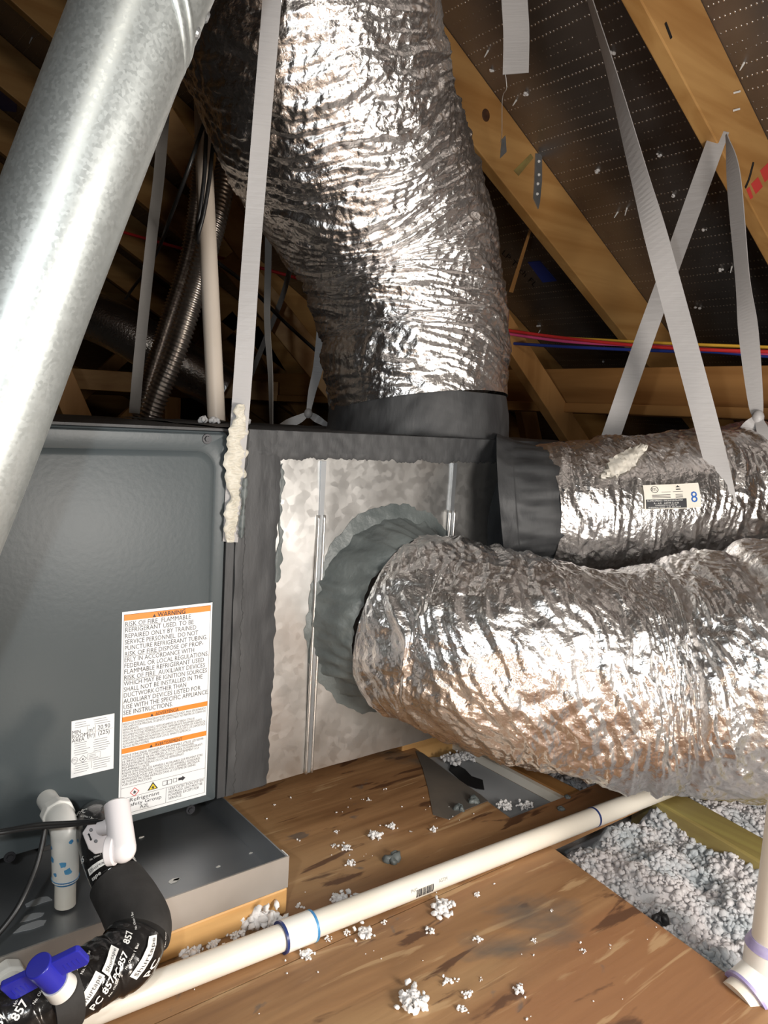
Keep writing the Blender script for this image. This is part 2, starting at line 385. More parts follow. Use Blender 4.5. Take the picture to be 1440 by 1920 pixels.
# trusses
def truss(y, label, webs=(), plates=(), xs=(XR, 3.7), extra=None):
    t = thing('roof_truss', (1.0, y, zc(1.0)), label, 'truss', 'roof trusses')
    MB().bar((xs[0], y, zc(xs[0])), (xs[1], y, zc(xs[1])), .163, .038, (.486, 0, .874)).build('top_chord', 'pine', t, bevel=.003)
    MB().bar((XR, y, zc(XR)), (xl+.3, y, zc(XR)-SL*(XR-xl-.3)), .163, .038, (-.486, 0, .874)).build('top_chord', 'pine', t)
    for a, b, wd in webs:
        MB().bar((a[0], y, a[1]), (b[0], y, b[1]), wd, .038, (0, 0, 1) if abs(b[0]-a[0]) > abs(b[1]-a[1]) else (1, 0, 0)).build('web', 'pinez', t, bevel=.002)
    for (x, z, l, h, ang) in plates:
        c, s_ = math.cos(ang), math.sin(ang)
        pts = [(x+c*i*l/2-s_*j*h/2, y-.0195, z+s_*i*l/2+c*j*h/2) for i, j in ((-1, -1), (1, -1), (1, 1), (-1, 1))]
        MB().poly(pts, (0, -.0015, 0)).build('nail_plate', 'steel', t)
    return t
Y1 = -.02
def onY(u, v, y): p = hit(u, v, 1, y-.02); return (p[0], p[2])
t1 = truss(Y1, 'pale pine rafter with red grade stamps that two hanging straps loop over')
t2 = truss(Y1+.61, 'rafter with a four-nail metal tie and a dark knot beside the upright foil duct',
           webs=[(onY(750, 301, Y1+.61), onY(1110, 863, Y1+.61), .075)])
far = ['first rafter behind the one with the four-nail tie', 'second rafter behind the one with the four-nail tie', 'third rafter behind the one with the four-nail tie',
       'fourth rafter behind the one with the four-nail tie', 'fifth rafter behind the one with the four-nail tie', 'sixth rafter behind the one with the four-nail tie', 'seventh rafter behind the one with the four-nail tie']
for k, lb in enumerate(far):
    y = Y1+.61*(k+2)
    webs = []
    if k == 0: webs = [((1.25, FL), (1.75, zc(1.75)), .09), ((2.3, FL), (1.8, zc(1.8)), .09)]
    if k == 1: webs = [((.6, FL), (1.9, zc(1.9)), .09), ((2.9, FL), (2.0, zc(2.0)), .09), ((.6, FL), (-.5, zc(-.5)), .09)]
    if k in (3, 5): webs = [((.2, FL), (1.5, zc(1.5)), .09), ((2.6, FL), (1.6, zc(1.6)), .09), ((.2, FL), (-.7, zc(-.7)), .09)]
    truss(y, 'far '+lb, webs)
# details on the two near chords (parts of their trusses)
def on_chord(t, y, u, v):
    p = hit(u, v, 1, y-.0192); return p
tie = [(1003, 288), (1015, 288), (1012, 385), (1003, 375), (1000, 350)]
p3 = [on_chord(t2, Y1+.61, *q) for q in ((1003, 288), (1015, 288), (1015, 340), (1011, 380), (1008, 392), (999, 372), (1001, 340))]
o = MB().poly(p3, (0, -.003, 0)).build('metal_tie', 'steel', t2)
for q in ((1009, 303), (1009, 328), (1007, 345), (1006, 364)):
    c = on_chord(t2, Y1+.61, *q); MB().cyl(c-np.array([0, .003, 0]), c-np.array([0, .006, 0]), .0045, .003, 10).build('tie_nail', 'white', t2)
MB().poly([on_chord(t2, Y1+.61, *q) for q in ((940, 262), (947, 254), (949, 285), (937, 297))], (0, -.002, 0)).build('tin_tab', 'steel', t2)
c = on_chord(t2, Y1+.61, 911, 216)
MB().sphere(c, .015, 10, (1, .12, 1.1)).build('knot', 'knotwood', t2, smooth=True); t2.children[-1]['label'] = 'dark round knot'
MB().poly([on_chord(t2, Y1+.61, *q) for q in ((963, 320), (995, 288), (1000, 296), (972, 330))], (0, -.0006, 0)).build('tape_scrap', 'greenwood', t2)
MB().poly([on_chord(t2, Y1+.61, *q) for q in ((1191, 514), (1215, 511), (1235, 532), (1213, 545))], (0, -.002, 0)).build('grade_tag', 'paper', t2)
mb = MB()
for a, b in (((1195, 518), (1206, 516)), ((1200, 524), (1212, 521)), ((1207, 532), (1222, 528)), ((1212, 538), (1226, 534))):
    p, q = on_chord(t2, Y1+.61, *a), on_chord(t2, Y1+.61, *b); mb.bar(p-[0, .003, 0], q-[0, .003, 0], .006, .0006, (0, 0, 1))
mb.build('grade_tag_print', 'ink', t2)
# grade stamps, staples and scratches on the near rafter
mb = MB()
for q in (((1425, 320), (1440, 305), (1446, 330), (1434, 342)), ((1408, 345), (1421, 332), (1430, 350), (1417, 364)), ((1399, 355), (1405, 350), (1412, 370), (1407, 374))):
    mb.poly([on_chord(t1, Y1, *x) for x in q], (0, -.0006, 0))
mb.build('red_stamp', 'redp', t1)
for a, b in (((1374, 175), (1385, 172)), ((1373, 208), (1384, 205))):
    p, q = on_chord(t1, Y1, *a), on_chord(t1, Y1, *b)
    MB().bar(p-[0, .003, 0], q-[0, .003, 0], .004, .003, (0, 0, 1)).build('staple', 'white', t1)
p, q = on_chord(t1, Y1, 1247, 43), on_chord(t1, Y1, 1258, 72)
MB().bar(p, q, .006, .004, (1, 0, 0)).build('nail_slot', 'void', t1)
tube_obj('dark_crack', [on_chord(t1, Y1, 1412, 305), on_chord(t1, Y1, 1404, 335), on_chord(t1, Y1, 1397, 352)], .003, 'void', t1, 8, 12)
# writing and patches on the roof deck underside
def on_deck(u, v):
    d = ray(u, v); t = (zd(0)-C[2]-SL*C[0])/(d[2]+SL*d[0]); return C+t*d-np.array([SL, 0, 1])*.002
for q in (((990, 491), (1012, 489), (1044, 526), (1018, 529)), ((-20, 168), (33, 174), (31, 210), (-20, 204))):
    MB().poly([on_deck(*x) for x in q], (.001, 0, .0015)).build('blue_patch', 'wblue', roof)
mb = MB()
a0, a1, b1 = on_deck(940, 474), on_deck(1000, 536), on_deck(948, 464)
ex = (a1-a0); ey = (b1-a0)
def deckpl(x, y): return a0+ex*x+ey*y
put_text(mb, 'LP Tech', 0, 0, 1.1, .72, deckpl); put_text(mb, 'FL', .82, 0, 1.1, .22, deckpl)
mb.build('deck_print', 'void', roof)
# nails and flecks under the deck
k = 0
for (u, v) in [(915, 95), (921, 130), (984, 176), (968, 188), (1147, 98), (1235, 290), (1158, 398), (1265, 365), (1122, 320), (1395, 118), (905, 310), (957, 380), (1012, 620), (1010, 610), (1350, 505), (1372, 500), (1130, 678), (17, 117), (60, 70), (48, 228), (47, 276), (1175, 390), (1320, 430), (1308, 575)]:
    p = on_deck(u, v); n_ = np.array([SL, 0, 1])/math.hypot(SL, 1)
    if k % 3 == 0: MB().cyl(p+n_*.004, p-n_*.018+rng.normal(0, .004, 3), .0028, .0012, 8).build('roofing_nail', 'white', roof)
    else:
        m_ = MB()
        for j in range(3): m_.sphere(p+rng.normal(0, .004, 3)*[1, 1, .4], .003+.003*rng.random(), 5, (1.4, 1, .8))
        m_.build('lint_fleck', 'clump', roof, smooth=True)
    k += 1

# braces of timber along the trusses
pR, pL = W(1440, 725, 2.05), None
zb = pR[2]
mb = MB().box(pR[0], pR[0]+.038, -1.5, 6.5, zb-.058, zb+.056)
tag(mb.build('brace_board', 'piney', bevel=.003), 'long level pine brace board under the rafters behind the ducts', 'timber')
mb = MB().box(pR[0]-.1, pR[0]+.038, -1.5, 6.5, zb-.090, zb-.060)
tag(mb.build('brace_board', 'piney', bevel=.003), 'flat pine board lying under the long level brace', 'timber')
p0, p1 = W(60, 705, 3.6), W(420, 728, 3.8)
tag(MB().bar(p0+(p0-p1)*.6, p1+(p1-p0)*.3, .095, .04, (0, 0, 1)).build('cross_beam', 'pine', bevel=.003), 'dim level timber seen behind the corrugated conduits', 'timber')
tag(MB().bar(W(322, 745, 3.6), W(316, 1010, 3.6), .075, .04, (1, 0, 0)).build('post', 'pinez', bevel=.003), 'short dim post under the level timber beside the conduits', 'timber')
for a, b, lb in (((296, 215, 2.5), (470, 470, 2.6), 'dim slanting timber behind the beige upright pipe'),
                 ((430, 480, 2.7), (640, 740, 2.8), 'dark slanting timber crossed by a thin cable behind the upright duct')):
    tag(MB().bar(W(*a), W(*b), .10, .04, (0, 0, 1)).build('slanting_timber', 'pine', bevel=.003), lb, 'timber')
tag(tube_obj('far_duct', [W(60, 560, 3.6), W(190, 600, 3.5), W(300, 660, 3.5), W(420, 730, 3.6)], .11, 'foil2', None, 24, 50), 'dim foil duct far behind the galvanized flue pipe', 'duct')

# ------------------------------------------------------------------ insulation between the joists
def blob_mesh(n_blobs, sampler, rmin, rmax, flat=.8, sub=True):
    t = (1+5**.5)/2
    V0 = np.array([(-1, t, 0), (1, t, 0), (-1, -t, 0), (1, -t, 0), (0, -1, t), (0, 1, t), (0, -1, -t), (0, 1, -t), (t, 0, -1), (t, 0, 1), (-t, 0, -1), (-t, 0, 1)])
    V0 = V0/np.linalg.norm(V0[0])
    F0 = [(0, 11, 5), (0, 5, 1), (0, 1, 7), (0, 7, 10), (0, 10, 11), (1, 5, 9), (5, 11, 4), (11, 10, 2), (10, 7, 6), (7, 1, 8), (3, 9, 4), (3, 4, 2), (3, 2, 6), (3, 6, 8), (3, 8, 9), (4, 9, 5), (2, 4, 11), (6, 2, 10), (8, 6, 7), (9, 8, 1)]
    vs, fs, mid = list(map(tuple, V0)), [], {}
    def m_(a, b):
        k = (min(a, b), max(a, b))
        if k not in mid: vs.append(tuple(nrm((np.array(vs[a])+np.array(vs[b]))/2))); mid[k] = len(vs)-1
        return mid[k]
    for a, b, c in F0 if sub else ():
        x, y, z = m_(a, b), m_(b, c), m_(c, a); fs += [(a, x, z), (b, y, x), (c, z, y), (x, y, z)]
    V = np.array(vs); Fa = np.array(fs if sub else F0)
    P = []; 
    for i in range(n_blobs):
        r = rmin+(rmax-rmin)*rng.random()**2
        q = nrm(rng.normal(size=4)); w_, x, y, z = q
        Rm = np.array([[1-2*(y*y+z*z), 2*(x*y-z*w_), 2*(x*z+y*w_)], [2*(x*y+z*w_), 1-2*(x*x+z*z), 2*(y*z-x*w_)], [2*(x*z-y*w_), 2*(y*z+x*w_), 1-2*(x*x+y*y)]])
        vv = V*(1+rng.normal(0, .2, (len(V), 1)))*np.array([1.3, 1, flat])
        P.append(vv @ Rm.T*r+np.array(sampler()))
    P = np.concatenate(P); Fx = np.concatenate([Fa+len(V)*i for i in range(n_blobs)])
    return P, Fx
def blob_obj(name, n_blobs, sampler, rmin, rmax, m, parent=None, smooth=True, sub=True):
    P, Fx = blob_mesh(n_blobs, sampler, rmin, rmax, .8, sub); me = bpy.data.meshes.new(name)
    P = P-wloc(parent)
    me.from_pydata(P.tolist(), [], Fx.tolist()); 
    if smooth: me.shade_smooth()
    me.materials.append(MAT[m])
    o = bpy.data.objects.new(name, me); col.objects.link(o)
    if parent is not None: o.parent = parent
    return o
def ihgt(x, y): return -.035+.020*perlin(x*7, y*7, 31)*2+.012*perlin(x*17, y*17, 32)*2
xs = np.linspace(.30, 2.6, 300)[:, None]; yy = np.linspace(-1.4, 1.2, 300)[None]
X, Y = np.broadcast_arrays(xs, yy)
Z = np.minimum(ihgt(X, Y), np.where(X < .42, -.026, 1))-.003+.008*billow(X*45, Y*45, 33)
# a gap with bare drywall inside the plywood cut-out
inh = (X > hB[0]-.02) & (X < .60) & (Y > -.20) & (Y < .2) | (X < .95) & (Y > ys+.012) & (Y < -.186); Z = np.where(inh, -.09, Z)
ins = fast_grid('loose_insulation', np.stack([X, Y, Z], -1), 'insul')
tag(ins, 'pale grey blown loose insulation filling the bay beside the plywood', 'insulation', kind='stuff')
def samp():
    while True:
        x = .35+.84*rng.random(); y = -.95+1.1*rng.random()
        if y < ys-.004 and x < .358+.052*(y+.66)/.388+.006: continue
        if ys-.001 < y < -.172 and x < .96: continue
        if x < .628 and -.2 < y < .16: continue
        return (x, y, float(ihgt(np.array(x), np.array(y)))-.004+.006*rng.random())
blob_obj('insulation_tufts', 19000, samp, .0028, .0075, 'insul', ins, sub=False); ins.children[0]['kind'] = 'stuff'
# hole: drywall, torn plastic, loose fill and the joist beyond
dr = MB().poly([(hB[0]+.005, -.19, -.028), (.574, -.19, -.028), (.574, .10, -.028), (hA[0]+.01, .14, -.028)], (0, 0, -.012))
tag(dr.build('drywall_piece', 'drywall'), 'grey drywall seen through the cut-out in the plywood', 'drywall')
tag(MB().poly([hit(u, v, 2, -.0255) for u, v in ((846, 1428), (872, 1442), (884, 1455), (905, 1462), (908, 1480), (893, 1478), (872, 1470), (842, 1443))], (0, 0, -.0015)).build('torn_black_plastic', 'void'),
    'torn black plastic lying on the drywall in the cut-out', 'plastic')
tag(MB().box(.586, .624, -.178, .32, -.09, -.006).build('floor_joist', 'piney'), 'dark joist edge along the plywood cut-out', 'timber')
tag(MB().box(.575, .5855, -.178, .25, -.028, -.010).build('pale_batten', 'pvc'), 'thin pale batten beside the joist in the cut-out', 'timber')
tag(MB().box(.43, .66, .135, .175, -.09, .012).build('wood_block', 'stud', bevel=.003), 'short wood block with white smears under the plenum edge', 'timber')
jb = [hit(u, v, 2, -.012) for u, v in ((1255, 1492), (1300, 1525), (1450, 1640), (1490, 1590), (1310, 1492))]
a, b = hit(1280, 1508, 2, -.01), hit(1480, 1622, 2, -.01)
tag(MB().bar(a+(a-b)*.4+[0, 0, -.045], b+(b-a)*3.0+[0, 0, -.045], .075, .09, (a-b)[[1, 0, 2]]*[1, -1, 0]).build('floor_joist', 'greenwood', bevel=.004), 'greenish treated joist rising from the loose insulation', 'timber')
# black lump at the plywood edge
p = hit(1237, 1727, 2, -.012)
blob_obj('torn_black_plastic', 5, lambda: p+rng.normal(0, .007, 3)*[1, 1, .5], .006, .010, 'void')
tag(bpy.data.objects[-1] if False else col.objects[-1], 'small black plastic scrap at the plywood edge by the insulation', 'plastic')

# ------------------------------------------------------------------ drain pan on its timber support
pan = thing('drain_pan', (-.65, .2, .040), 'grey sheet metal drain pan under the air handler', 'drain pan')
MB().box(-1.45, -.045, -.186, .72, .041, .047).build('pan_floor', 'panmetal', pan)
MB().box(-.047, -.045, -.186, .72, .0465, .085).build('side_wall', 'panmetal', pan)
MB().box(-1.45, -.047, .718, .72, .0465, .085).build('rear_wall', 'panmetal', pan)
MB().box(-1.45, -.043, -.1885, -.1862, .040, .0852).build('front_wall', 'hem', pan)
MB().poly([(-.0445, -.186, .0855), (-.0445, -.17, .0855), (-.0445, -.172, .045), (-.0445, -.186, .041)], (.0012, 0, 0)).build('corner_flap', 'white', pan)
tag(MB().box(-1.4, -.042, -.187, -.098, 0, .0385).build('support_board', 'stud', bevel=.003), 'pale pine board lying flat under the drain pan', 'timber')
tag(MB().box(-1.4, -.10, .45, .54, 0, .0385).build('support_board', 'stud', bevel=.003), 'pine board under the hidden rear of the drain pan', 'timber')
for k, (u, v) in enumerate([(60, 1720), (75, 1690), (52, 1738), (285, 1665), (325, 1652), (265, 1570), (330, 1690-40), (410, 1625), (470, 1600)]):
    p = hit(u, v, 2, .0472); rr = (.010, .012, .014, .006, .007, .003, .004, .003, .003)[k]
    th = np.arange(9)*2*math.pi/9; rad = rr*(.5+.5*rng.random(9))
    tag(MB().poly([(p[0]+2*math.cos(t)*r_*.8, p[1]+math.sin(t)*r_*.8, p[2]) for t, r_ in zip(th, rad)], (0, 0, .0007)).build('dried_sealant', 'pvcwhite' if k > 2 else 'drywall'),
        'dull flake of dried sealant in the pan below the open pipe stub' if k < 3 else 'tiny pale flake of dried sealant in the pan beside the foam elbow', 'sealant flake', 'dull flakes in the pan' if k < 3 else 'pale flakes in the pan')

# ------------------------------------------------------------------ air handler
ZB, ZT = .0868, .654
ah = thing('air_handler', (-.65, .27, ZB), 'dark grey horizontal air handler cabinet with warning labels', 'air handler')
MB().box(-1.4, -.0605, .004, .53, ZB, ZT-.004).build('cabinet_body', 'panel', ah, bevel=.004)
MB().box(-1.4, -.0605, .0, .53, ZT-.0035, ZT).build('sealed_top', 'mastic', ah)
for x in (-1.2, -.25):
    MB().box(x-.05, x+.05, .06, .48, .0475, ZB-.0002).build('riser_block', 'foam', ah)
# front access panel: flat flange with a raised rounded field
def rrect(x0, x1, z0, z1, r, y, n=8):
    pts = []
    for cx, cz, a0 in ((x1-r, z1-r, 0), (x0+r, z1-r, 90), (x0+r, z0+r, 180), (x1-r, z0+r, 270)):
        for k in range(n+1):
            a = math.radians(a0+90*k/n); pts.append((cx+r*math.cos(a), y, cz+r*math.sin(a)))
    return np.array(pts)
px0, px1, pz0, pz1 = -1.25, -.062, ZB+.003, .646
rings = [rrect(px0, px1, pz0, pz1, .004, .004), rrect(px0, px1, pz0, pz1, .004, -.0015), rrect(px0+.0015, px1-.0015, pz0+.0015, pz1-.0015, .004, -.003),
         rrect(px0+.027, px1-.017, pz0+.030, pz1-.022, .028, -.003), rrect(px0+.030, px1-.0195, pz0+.033, pz1-.025, .027, -.0015), rrect(px0+.034, px1-.023, pz0+.037, pz1-.0285, .026, -.0045),
         rrect(px0+.040, px1-.028, pz0+.043, pz1-.0335, .024, -.0055)]
mb = MB(); mb.grid(np.stack(rings), True); n_ = len(rings[0]); mb.f.append(tuple(range(6*n_, 7*n_)))
mb.build('access_panel', 'panel', ah, smooth=True, angle=40)
for (u, v) in ((388, 823), (357, 1518), (18, 1607)):
    c = hit(u, v, 1, -.003)
    s_ = MB().cyl(c, c-[0, .0035, 0], .0048, .0040, 6).cyl(c-[0, .0002, 0], c-[0, .0012, 0], .0075, .007, 16).build('screw', 'screw', ah)
LY = -.0057
def fpl(x, z): return (x, LY-.0006, z)
def fpl2(x, z): return (x, LY-.0009, z)
lx0, lx1, lz0, lz1 = -.2125, -.0795, .103, .4005
warn = MB().box(lx0, lx1, LY-.0004, LY+.0003, lz0, lz1).build('warning_label', 'paper', ah)
warn['label'] = 'white warning sticker with orange bands'
lw = lx1-lx0; lh = lz1-lz0
def LX(f): return lx0+lw*f
def LZ(f): return lz1-lh*f
for f0, f1 in ((.013, .042), (.503, .527), (.657, .682)):
    om = MB(); put_rect(om, LX(.02), LX(.98), LZ(f1), LZ(f0), fpl); om.build('orange_band', 'orange', warn)
tm = MB()
def tri(mb, x, z, s, pl): put_poly(mb, [(x-s/2, z), (x+s/2, z), (x, z+s*.9)], pl)
tri(tm, LX(.34), LZ(.040), .0050, fpl2); put_text(tm, 'WARNING', LX(.375), LZ(.0405), .0092, lw*.31, fpl2, bold=.012)
lines = [('RISK OF FIRE  FLAMMABLE', .72), ('REFRIGERANT USED. TO BE', .755), ('REPAIRED ONLY BY TRAINED', .785), ('SERVICE PERSONNEL. DO NOT', .81), ('PUNCTURE REFRIGERANT TUBING.', .92),
         ('RISK OF FIRE DISPOSE OF PROP-', .875), ('ERLY IN ACCORDANCE WITH', .77), ('FEDERAL OR LOCAL REGULATIONS.', .94), ('FLAMMABLE REFRIGERANT USED', .89), ('RISK OF FIRE  AUXILIARY DEVICES', .905),
         ('WHICH MAY BE IGNITION SOURCES', .93), ('SHALL NOT BE INSTALLED IN THE', .88), ('DUCTWORK.OTHER THAN', .69), ('AUXILIARY DEVICES LISTED FOR', .86), ('USE WITH THE SPECIFIC APPLIANCE.', .955), ('SEE INSTRUCTIONS.', .54)]
for i, (t, f) in enumerate(lines):
    z = LZ(.069+i*.0283); put_text(tm, t, LX(.03), z, .0094, lw*f, fpl)
    if t.startswith('RISK'): put_rect(tm, LX(.03), LX(.03)+lw*.385, z-.0011, z-.0006, fpl)
tri(tm, LX(.34), LZ(.525), .0046, fpl2); put_text(tm, 'ADVERTENCIA', LX(.38), LZ(.525), .0072, lw*.26, fpl2)
es = ['RIESGO DE INCENDIO REFRIGERANTE INFLAMABLE UTILIZADO. PARA SER REPARADO', 'UNICAMENTE POR PERSONAL DE SERVICIO CAPACITADO. NO PERFORE LA TUBERIA DE', 'REFRIGERANTE.',
      'RIESGO DE INCENDIO DESECHELO ADECUADAMENTE DE ACUERDO CON LAS', 'REGLAMENTACIONES FEDERALES O LOCALES. REFRIGERANTE INFLAMABLE USADO.', 'RIESGO DE INCENDIO LOS DISPOSITIVOS AUXILIARES QUE PUEDEN SER FUENTES DE',
      'IGNICION NO DEBEN INSTALARSE EN LOS CONDUCTOS, EXCEPTO LOS DISPOSITIVOS', 'AUXILIARES ENUMERADOS PARA USAR CON EL APARATO ESPECIFICO.', 'VEA LAS INSTRUCCIONES.']
for i, t in enumerate(es): put_text(tm, t, LX(.03), LZ(.543+i*.0137), .0046, lw*min(.93, len(t)*.0131), fpl)
tri(tm, LX(.34), LZ(.680), .0046, fpl2); put_text(tm, 'AVERTISSEMENT', LX(.38), LZ(.680), .0072, lw*.31, fpl2)
fr = ["RISQUE D'INCENDIE. REFRIGERANT INFLAMMABLE UTILISE. LES REPAR-", 'ATIONS DOIVENT ETRE CONFIEES UNIQUEMENT A DU PERSONNEL', 'DE SERVICE FORME. NE PAS PERCER LA TUYAUTERIE DU REFRIGERANT.', "RISQUE D'INCENDIE. ELIMINER CORRECTEMENT CONFORMEMENT A LA",
      'REGLEMENTATION FEDERALE OU LOCALE. REFRIGERANT', 'INFLAMMABLE UTILISE.', "RISQUE D'INCENDIE. LES APPAREILS AUXILIAIRES QUI PEUVENT ETRE", "UNE SOURCE D'IGNITION, AUTRES QUE LES APPAREILS AUXILIAIRES",
      "HOMOLOGUES POUR UNE UTILISATION AVEC L'APPAREIL SPECIFIQUE,", 'NE DOIVENT PAS ETRE INSTALLES DANS LE SYSTEME DE GAINES.', 'VOIR LES INSTRUCTIONS.']
for i, t in enumerate(fr): put_text(tm, t, LX(.03), LZ(.700+i*.0142), .0048, lw*min(.93, len(t)*.0149), fpl)
put_frame(tm, LX(.02), LX(.98), LZ(.985), LZ(.013), .0004, fpl)
put_rect(tm, LX(.02), LX(.98), LZ(.905)-.0004, LZ(.905), fpl); put_rect(tm, LX(.02), LX(.98), LZ(.853)-.0004, LZ(.853), fpl); put_rect(tm, LX(.52), LX(.523), LZ(.985), LZ(.905), fpl)
for i, t in enumerate(('Refrigerant', 'Safety Group', 'A2L')): put_text(tm, t, LX(.28), LZ(.93+i*.0235), .0078, lw*(.33, .38, .1)[i], fpl, 'c')
for i, t in enumerate(('LEAK DETECTION SYSTEM', 'INSTALLED, UNIT MUST BE', 'POWERED EXCEPT FOR', 'SERVICE.')): put_text(tm, t, LX(.55), LZ(.922+i*.0165), .0055, lw*(.41, .40, .36, .16)[i], fpl)
cx, cz = LX(.17), LZ(.880)
for sx in (-1, 1):                                     # flame pictograms and open booklet
    pass
put_poly(tm, [(LX(.31), LZ(.897)), (LX(.43), LZ(.897)), (LX(.37), LZ(.858))], fpl)
bx = LX(.60); bz = LZ(.895)
put_frame(tm, bx-.016, bx-.009, bz+.001, bz+.008, .0006, fpl); put_frame(tm, bx-.009, bx-.002, bz+.001, bz+.008, .0006, fpl)
put_frame(tm, bx+.000, bx+.006, bz+.002, bz+.008, .0006, fpl)
put_poly(tm, [(bx+.008, bz+.003), (bx+.014, bz+.003), (bx+.014, bz+.001), (bx+.019, bz+.005), (bx+.014, bz+.009), (bx+.014, bz+.007), (bx+.008, bz+.007)], fpl)
put_poly(tm, [(bx+.009, bz+.0037), (bx+.0132, bz+.0037), (bx+.0132, bz+.0063), (bx+.009, bz+.0063)], fpl2)
tm.build('label_print', 'ink', warn)
ym = MB(); put_poly(ym, [(LX(.328), LZ(.894)), (LX(.412), LZ(.894)), (LX(.37), LZ(.866))], fpl2); ym.build('yellow_triangle', 'yellow', warn)
def fpl3(x, z): return (x, LY-.0012, z)
def flame(mb, x, z, s, pl): put_poly(mb, [(x-s*.5, z+s*.15), (x-s*.3, z-.0*s), (x+s*.3, z), (x+s*.5, z+s*.25), (x+s*.35, z+s*.6), (x+s*.15, z+s*.45), (x+s*.05, z+s*1.05), (x-s*.25, z+s*.55), (x-s*.4, z+s*.5)], pl)
for fx in (LX(.37), cx):
    fm = MB(); flame(fm, fx, LZ(.889), .0040, fpl3); put_rect(fm, fx-.002, fx+.002, LZ(.8925), LZ(.8905), fpl3); fm.build('flame_sign', 'ink', warn)
rm = MB(); s_ = .0068
for k in range(4):
    a0, a1 = k*math.pi/2, (k+1)*math.pi/2
    put_poly(rm, [(cx+s_*math.cos(a0), LZ(.885)+s_*math.sin(a0)), (cx+s_*math.cos(a1), LZ(.885)+s_*math.sin(a1)), (cx+s_*.82*math.cos(a1), LZ(.885)+s_*.82*math.sin(a1)), (cx+s_*.82*math.cos(a0), LZ(.885)+s_*.82*math.sin(a0))], fpl2)
rm.build('red_diamond', 'redp', warn)
# small room-area label
rx0, rx1, rz1 = -.2775, -.2205, .2590
rz0 = rz1-.0795
rl = MB().box(rx0, rx1, LY-.0004, LY+.0003, rz0, rz1).build('room_area_label', 'paper', ah); rl['label'] = 'small white sticker giving a minimum room area'
tm = MB(); rw = rx1-rx0; rh = rz1-rz0
def RX(f): return rx0+rw*f
def RZ(f): return rz1-rh*f
for i, t in enumerate(('MIN', 'ROOM', 'AREA')): put_text(tm, t, RX(.01), RZ(.235+i*.072), .0075, rw*(.2, .36, .29)[i], fpl)
put_text(tm, 'm\u00b2', RX(.39), RZ(.245), .0085, rw*.14, fpl); put_text(tm, '(ft\u00b2)', RX(.365), RZ(.345), .0085, rw*.17, fpl)
put_text(tm, '20.90', RX(.60), RZ(.235), .0088, rw*.30, fpl); put_text(tm, '(225)', RX(.61), RZ(.335), .0088, rw*.28, fpl)
for f in (.365, .55): put_rect(tm, RX(f), RX(f)+.0003, RZ(.365), RZ(.14), fpl)
put_rect(tm, RX(.365), RX(.97), RZ(.255), RZ(.255)+.0002, fpl)
put_text(tm, 'ETL', RX(.03), RZ(.71), .0045, rw*.1, fpl)
th = np.arange(24)*2*math.pi/24
for k in range(24): put_poly(tm, [(RX(.08)+.0042*math.cos(a), RZ(.695)+.0042*math.sin(a)) for a in (th[k], th[(k+1) % 24])]+[(RX(.08)+.0038*math.cos(a), RZ(.695)+.0038*math.sin(a)) for a in (th[(k+1) % 24], th[k])], fpl)
dx, dz, s_ = RX(.27), RZ(.70), .0052
for k in range(4):
    a0, a1 = k*math.pi/2, (k+1)*math.pi/2
    put_poly(tm, [(dx+s_*math.cos(a0), dz+s_*math.sin(a0)), (dx+s_*math.cos(a1), dz+s_*math.sin(a1)), (dx+s_*.85*math.cos(a1), dz+s_*.85*math.sin(a1)), (dx+s_*.85*math.cos(a0), dz+s_*.85*math.sin(a0))], fpl)
flame(tm, dx, dz-.0012, .0026, fpl)
put_frame(tm, RX(.38), RX(.68), RZ(.74), RZ(.63), .0003, fpl); put_rect(tm, RX(.05), RX(.95), RZ(.765), RZ(.765)+.0002, fpl); put_rect(tm, RX(.47), RX(.475), RZ(.9), RZ(.77), fpl)
tm.build('room_label_print', 'ink', rl)['kind'] = 'stuff'
gm = MB()
for i in range(23):
    f = .04+.04*i
    if .13 < f < .37: continue
    for a, b in ((.06, .44), (.5, .92)):
        if .62 < f < .75: continue
        put_rect(gm, RX(a+.03*rng.random()), RX(b-.12*rng.random()), RZ(f)-.0007, RZ(f), fpl)
for i in range(3): put_rect(gm, RX(.41), RX(.41+.2*rng.random()+.05), RZ(.66+.028*i)-.0006, RZ(.66+.028*i), fpl)
gm.build('fine_print', 'greyink', rl)['kind'] = 'stuff'

# ------------------------------------------------------------------ supply plenum
PX = .87
pl = thing('supply_plenum', (.43, .26, ZB), 'galvanized sheet metal supply plenum with dark mastic seams', 'plenum')
xs = np.linspace(0, PX, 120)[:, None]; zs = np.linspace(ZB+.004, ZT, 80)[None]; X, Z = np.broadcast_arrays(xs, zs)
Yf = .004*perlin(X*4.2, Z*4.2, 3)+.0022*perlin(X*11, Z*9, 4)+.0008*perlin(X*27, Z*21, 6)
def face_y(x, z): return float(.004*perlin(np.array(x*4.2), np.array(z*4.2), 3)+.0022*perlin(np.array(x*11.), np.array(z*9.), 4)+.0008*perlin(np.array(x*27.), np.array(z*21.), 6))
fast_grid('front_sheet', np.stack([X, Yf, Z], -1), 'galv', pl)
MB().box(-.046, PX, .006, .53, ZB+.004, ZT-.003).build('plenum_body', 'galv', pl)
for x in (.106, .392):
    for dx in (-.0055, .0055):
        zz = np.linspace(ZB+.004, .618, 40); pts = np.array([(x+dx, min(face_y(x+dx, z), -.003)-.001, z) for z in zz])
        Tube(pts[::8], .0026, 60).mesh(seg=8).build('seam_rib', 'galv', pl, smooth=True)
    MB().box(x-.0045, x+.0045, -.0035, .004, ZB+.004, .610).build('seam_cleat', 'panmetal', pl)
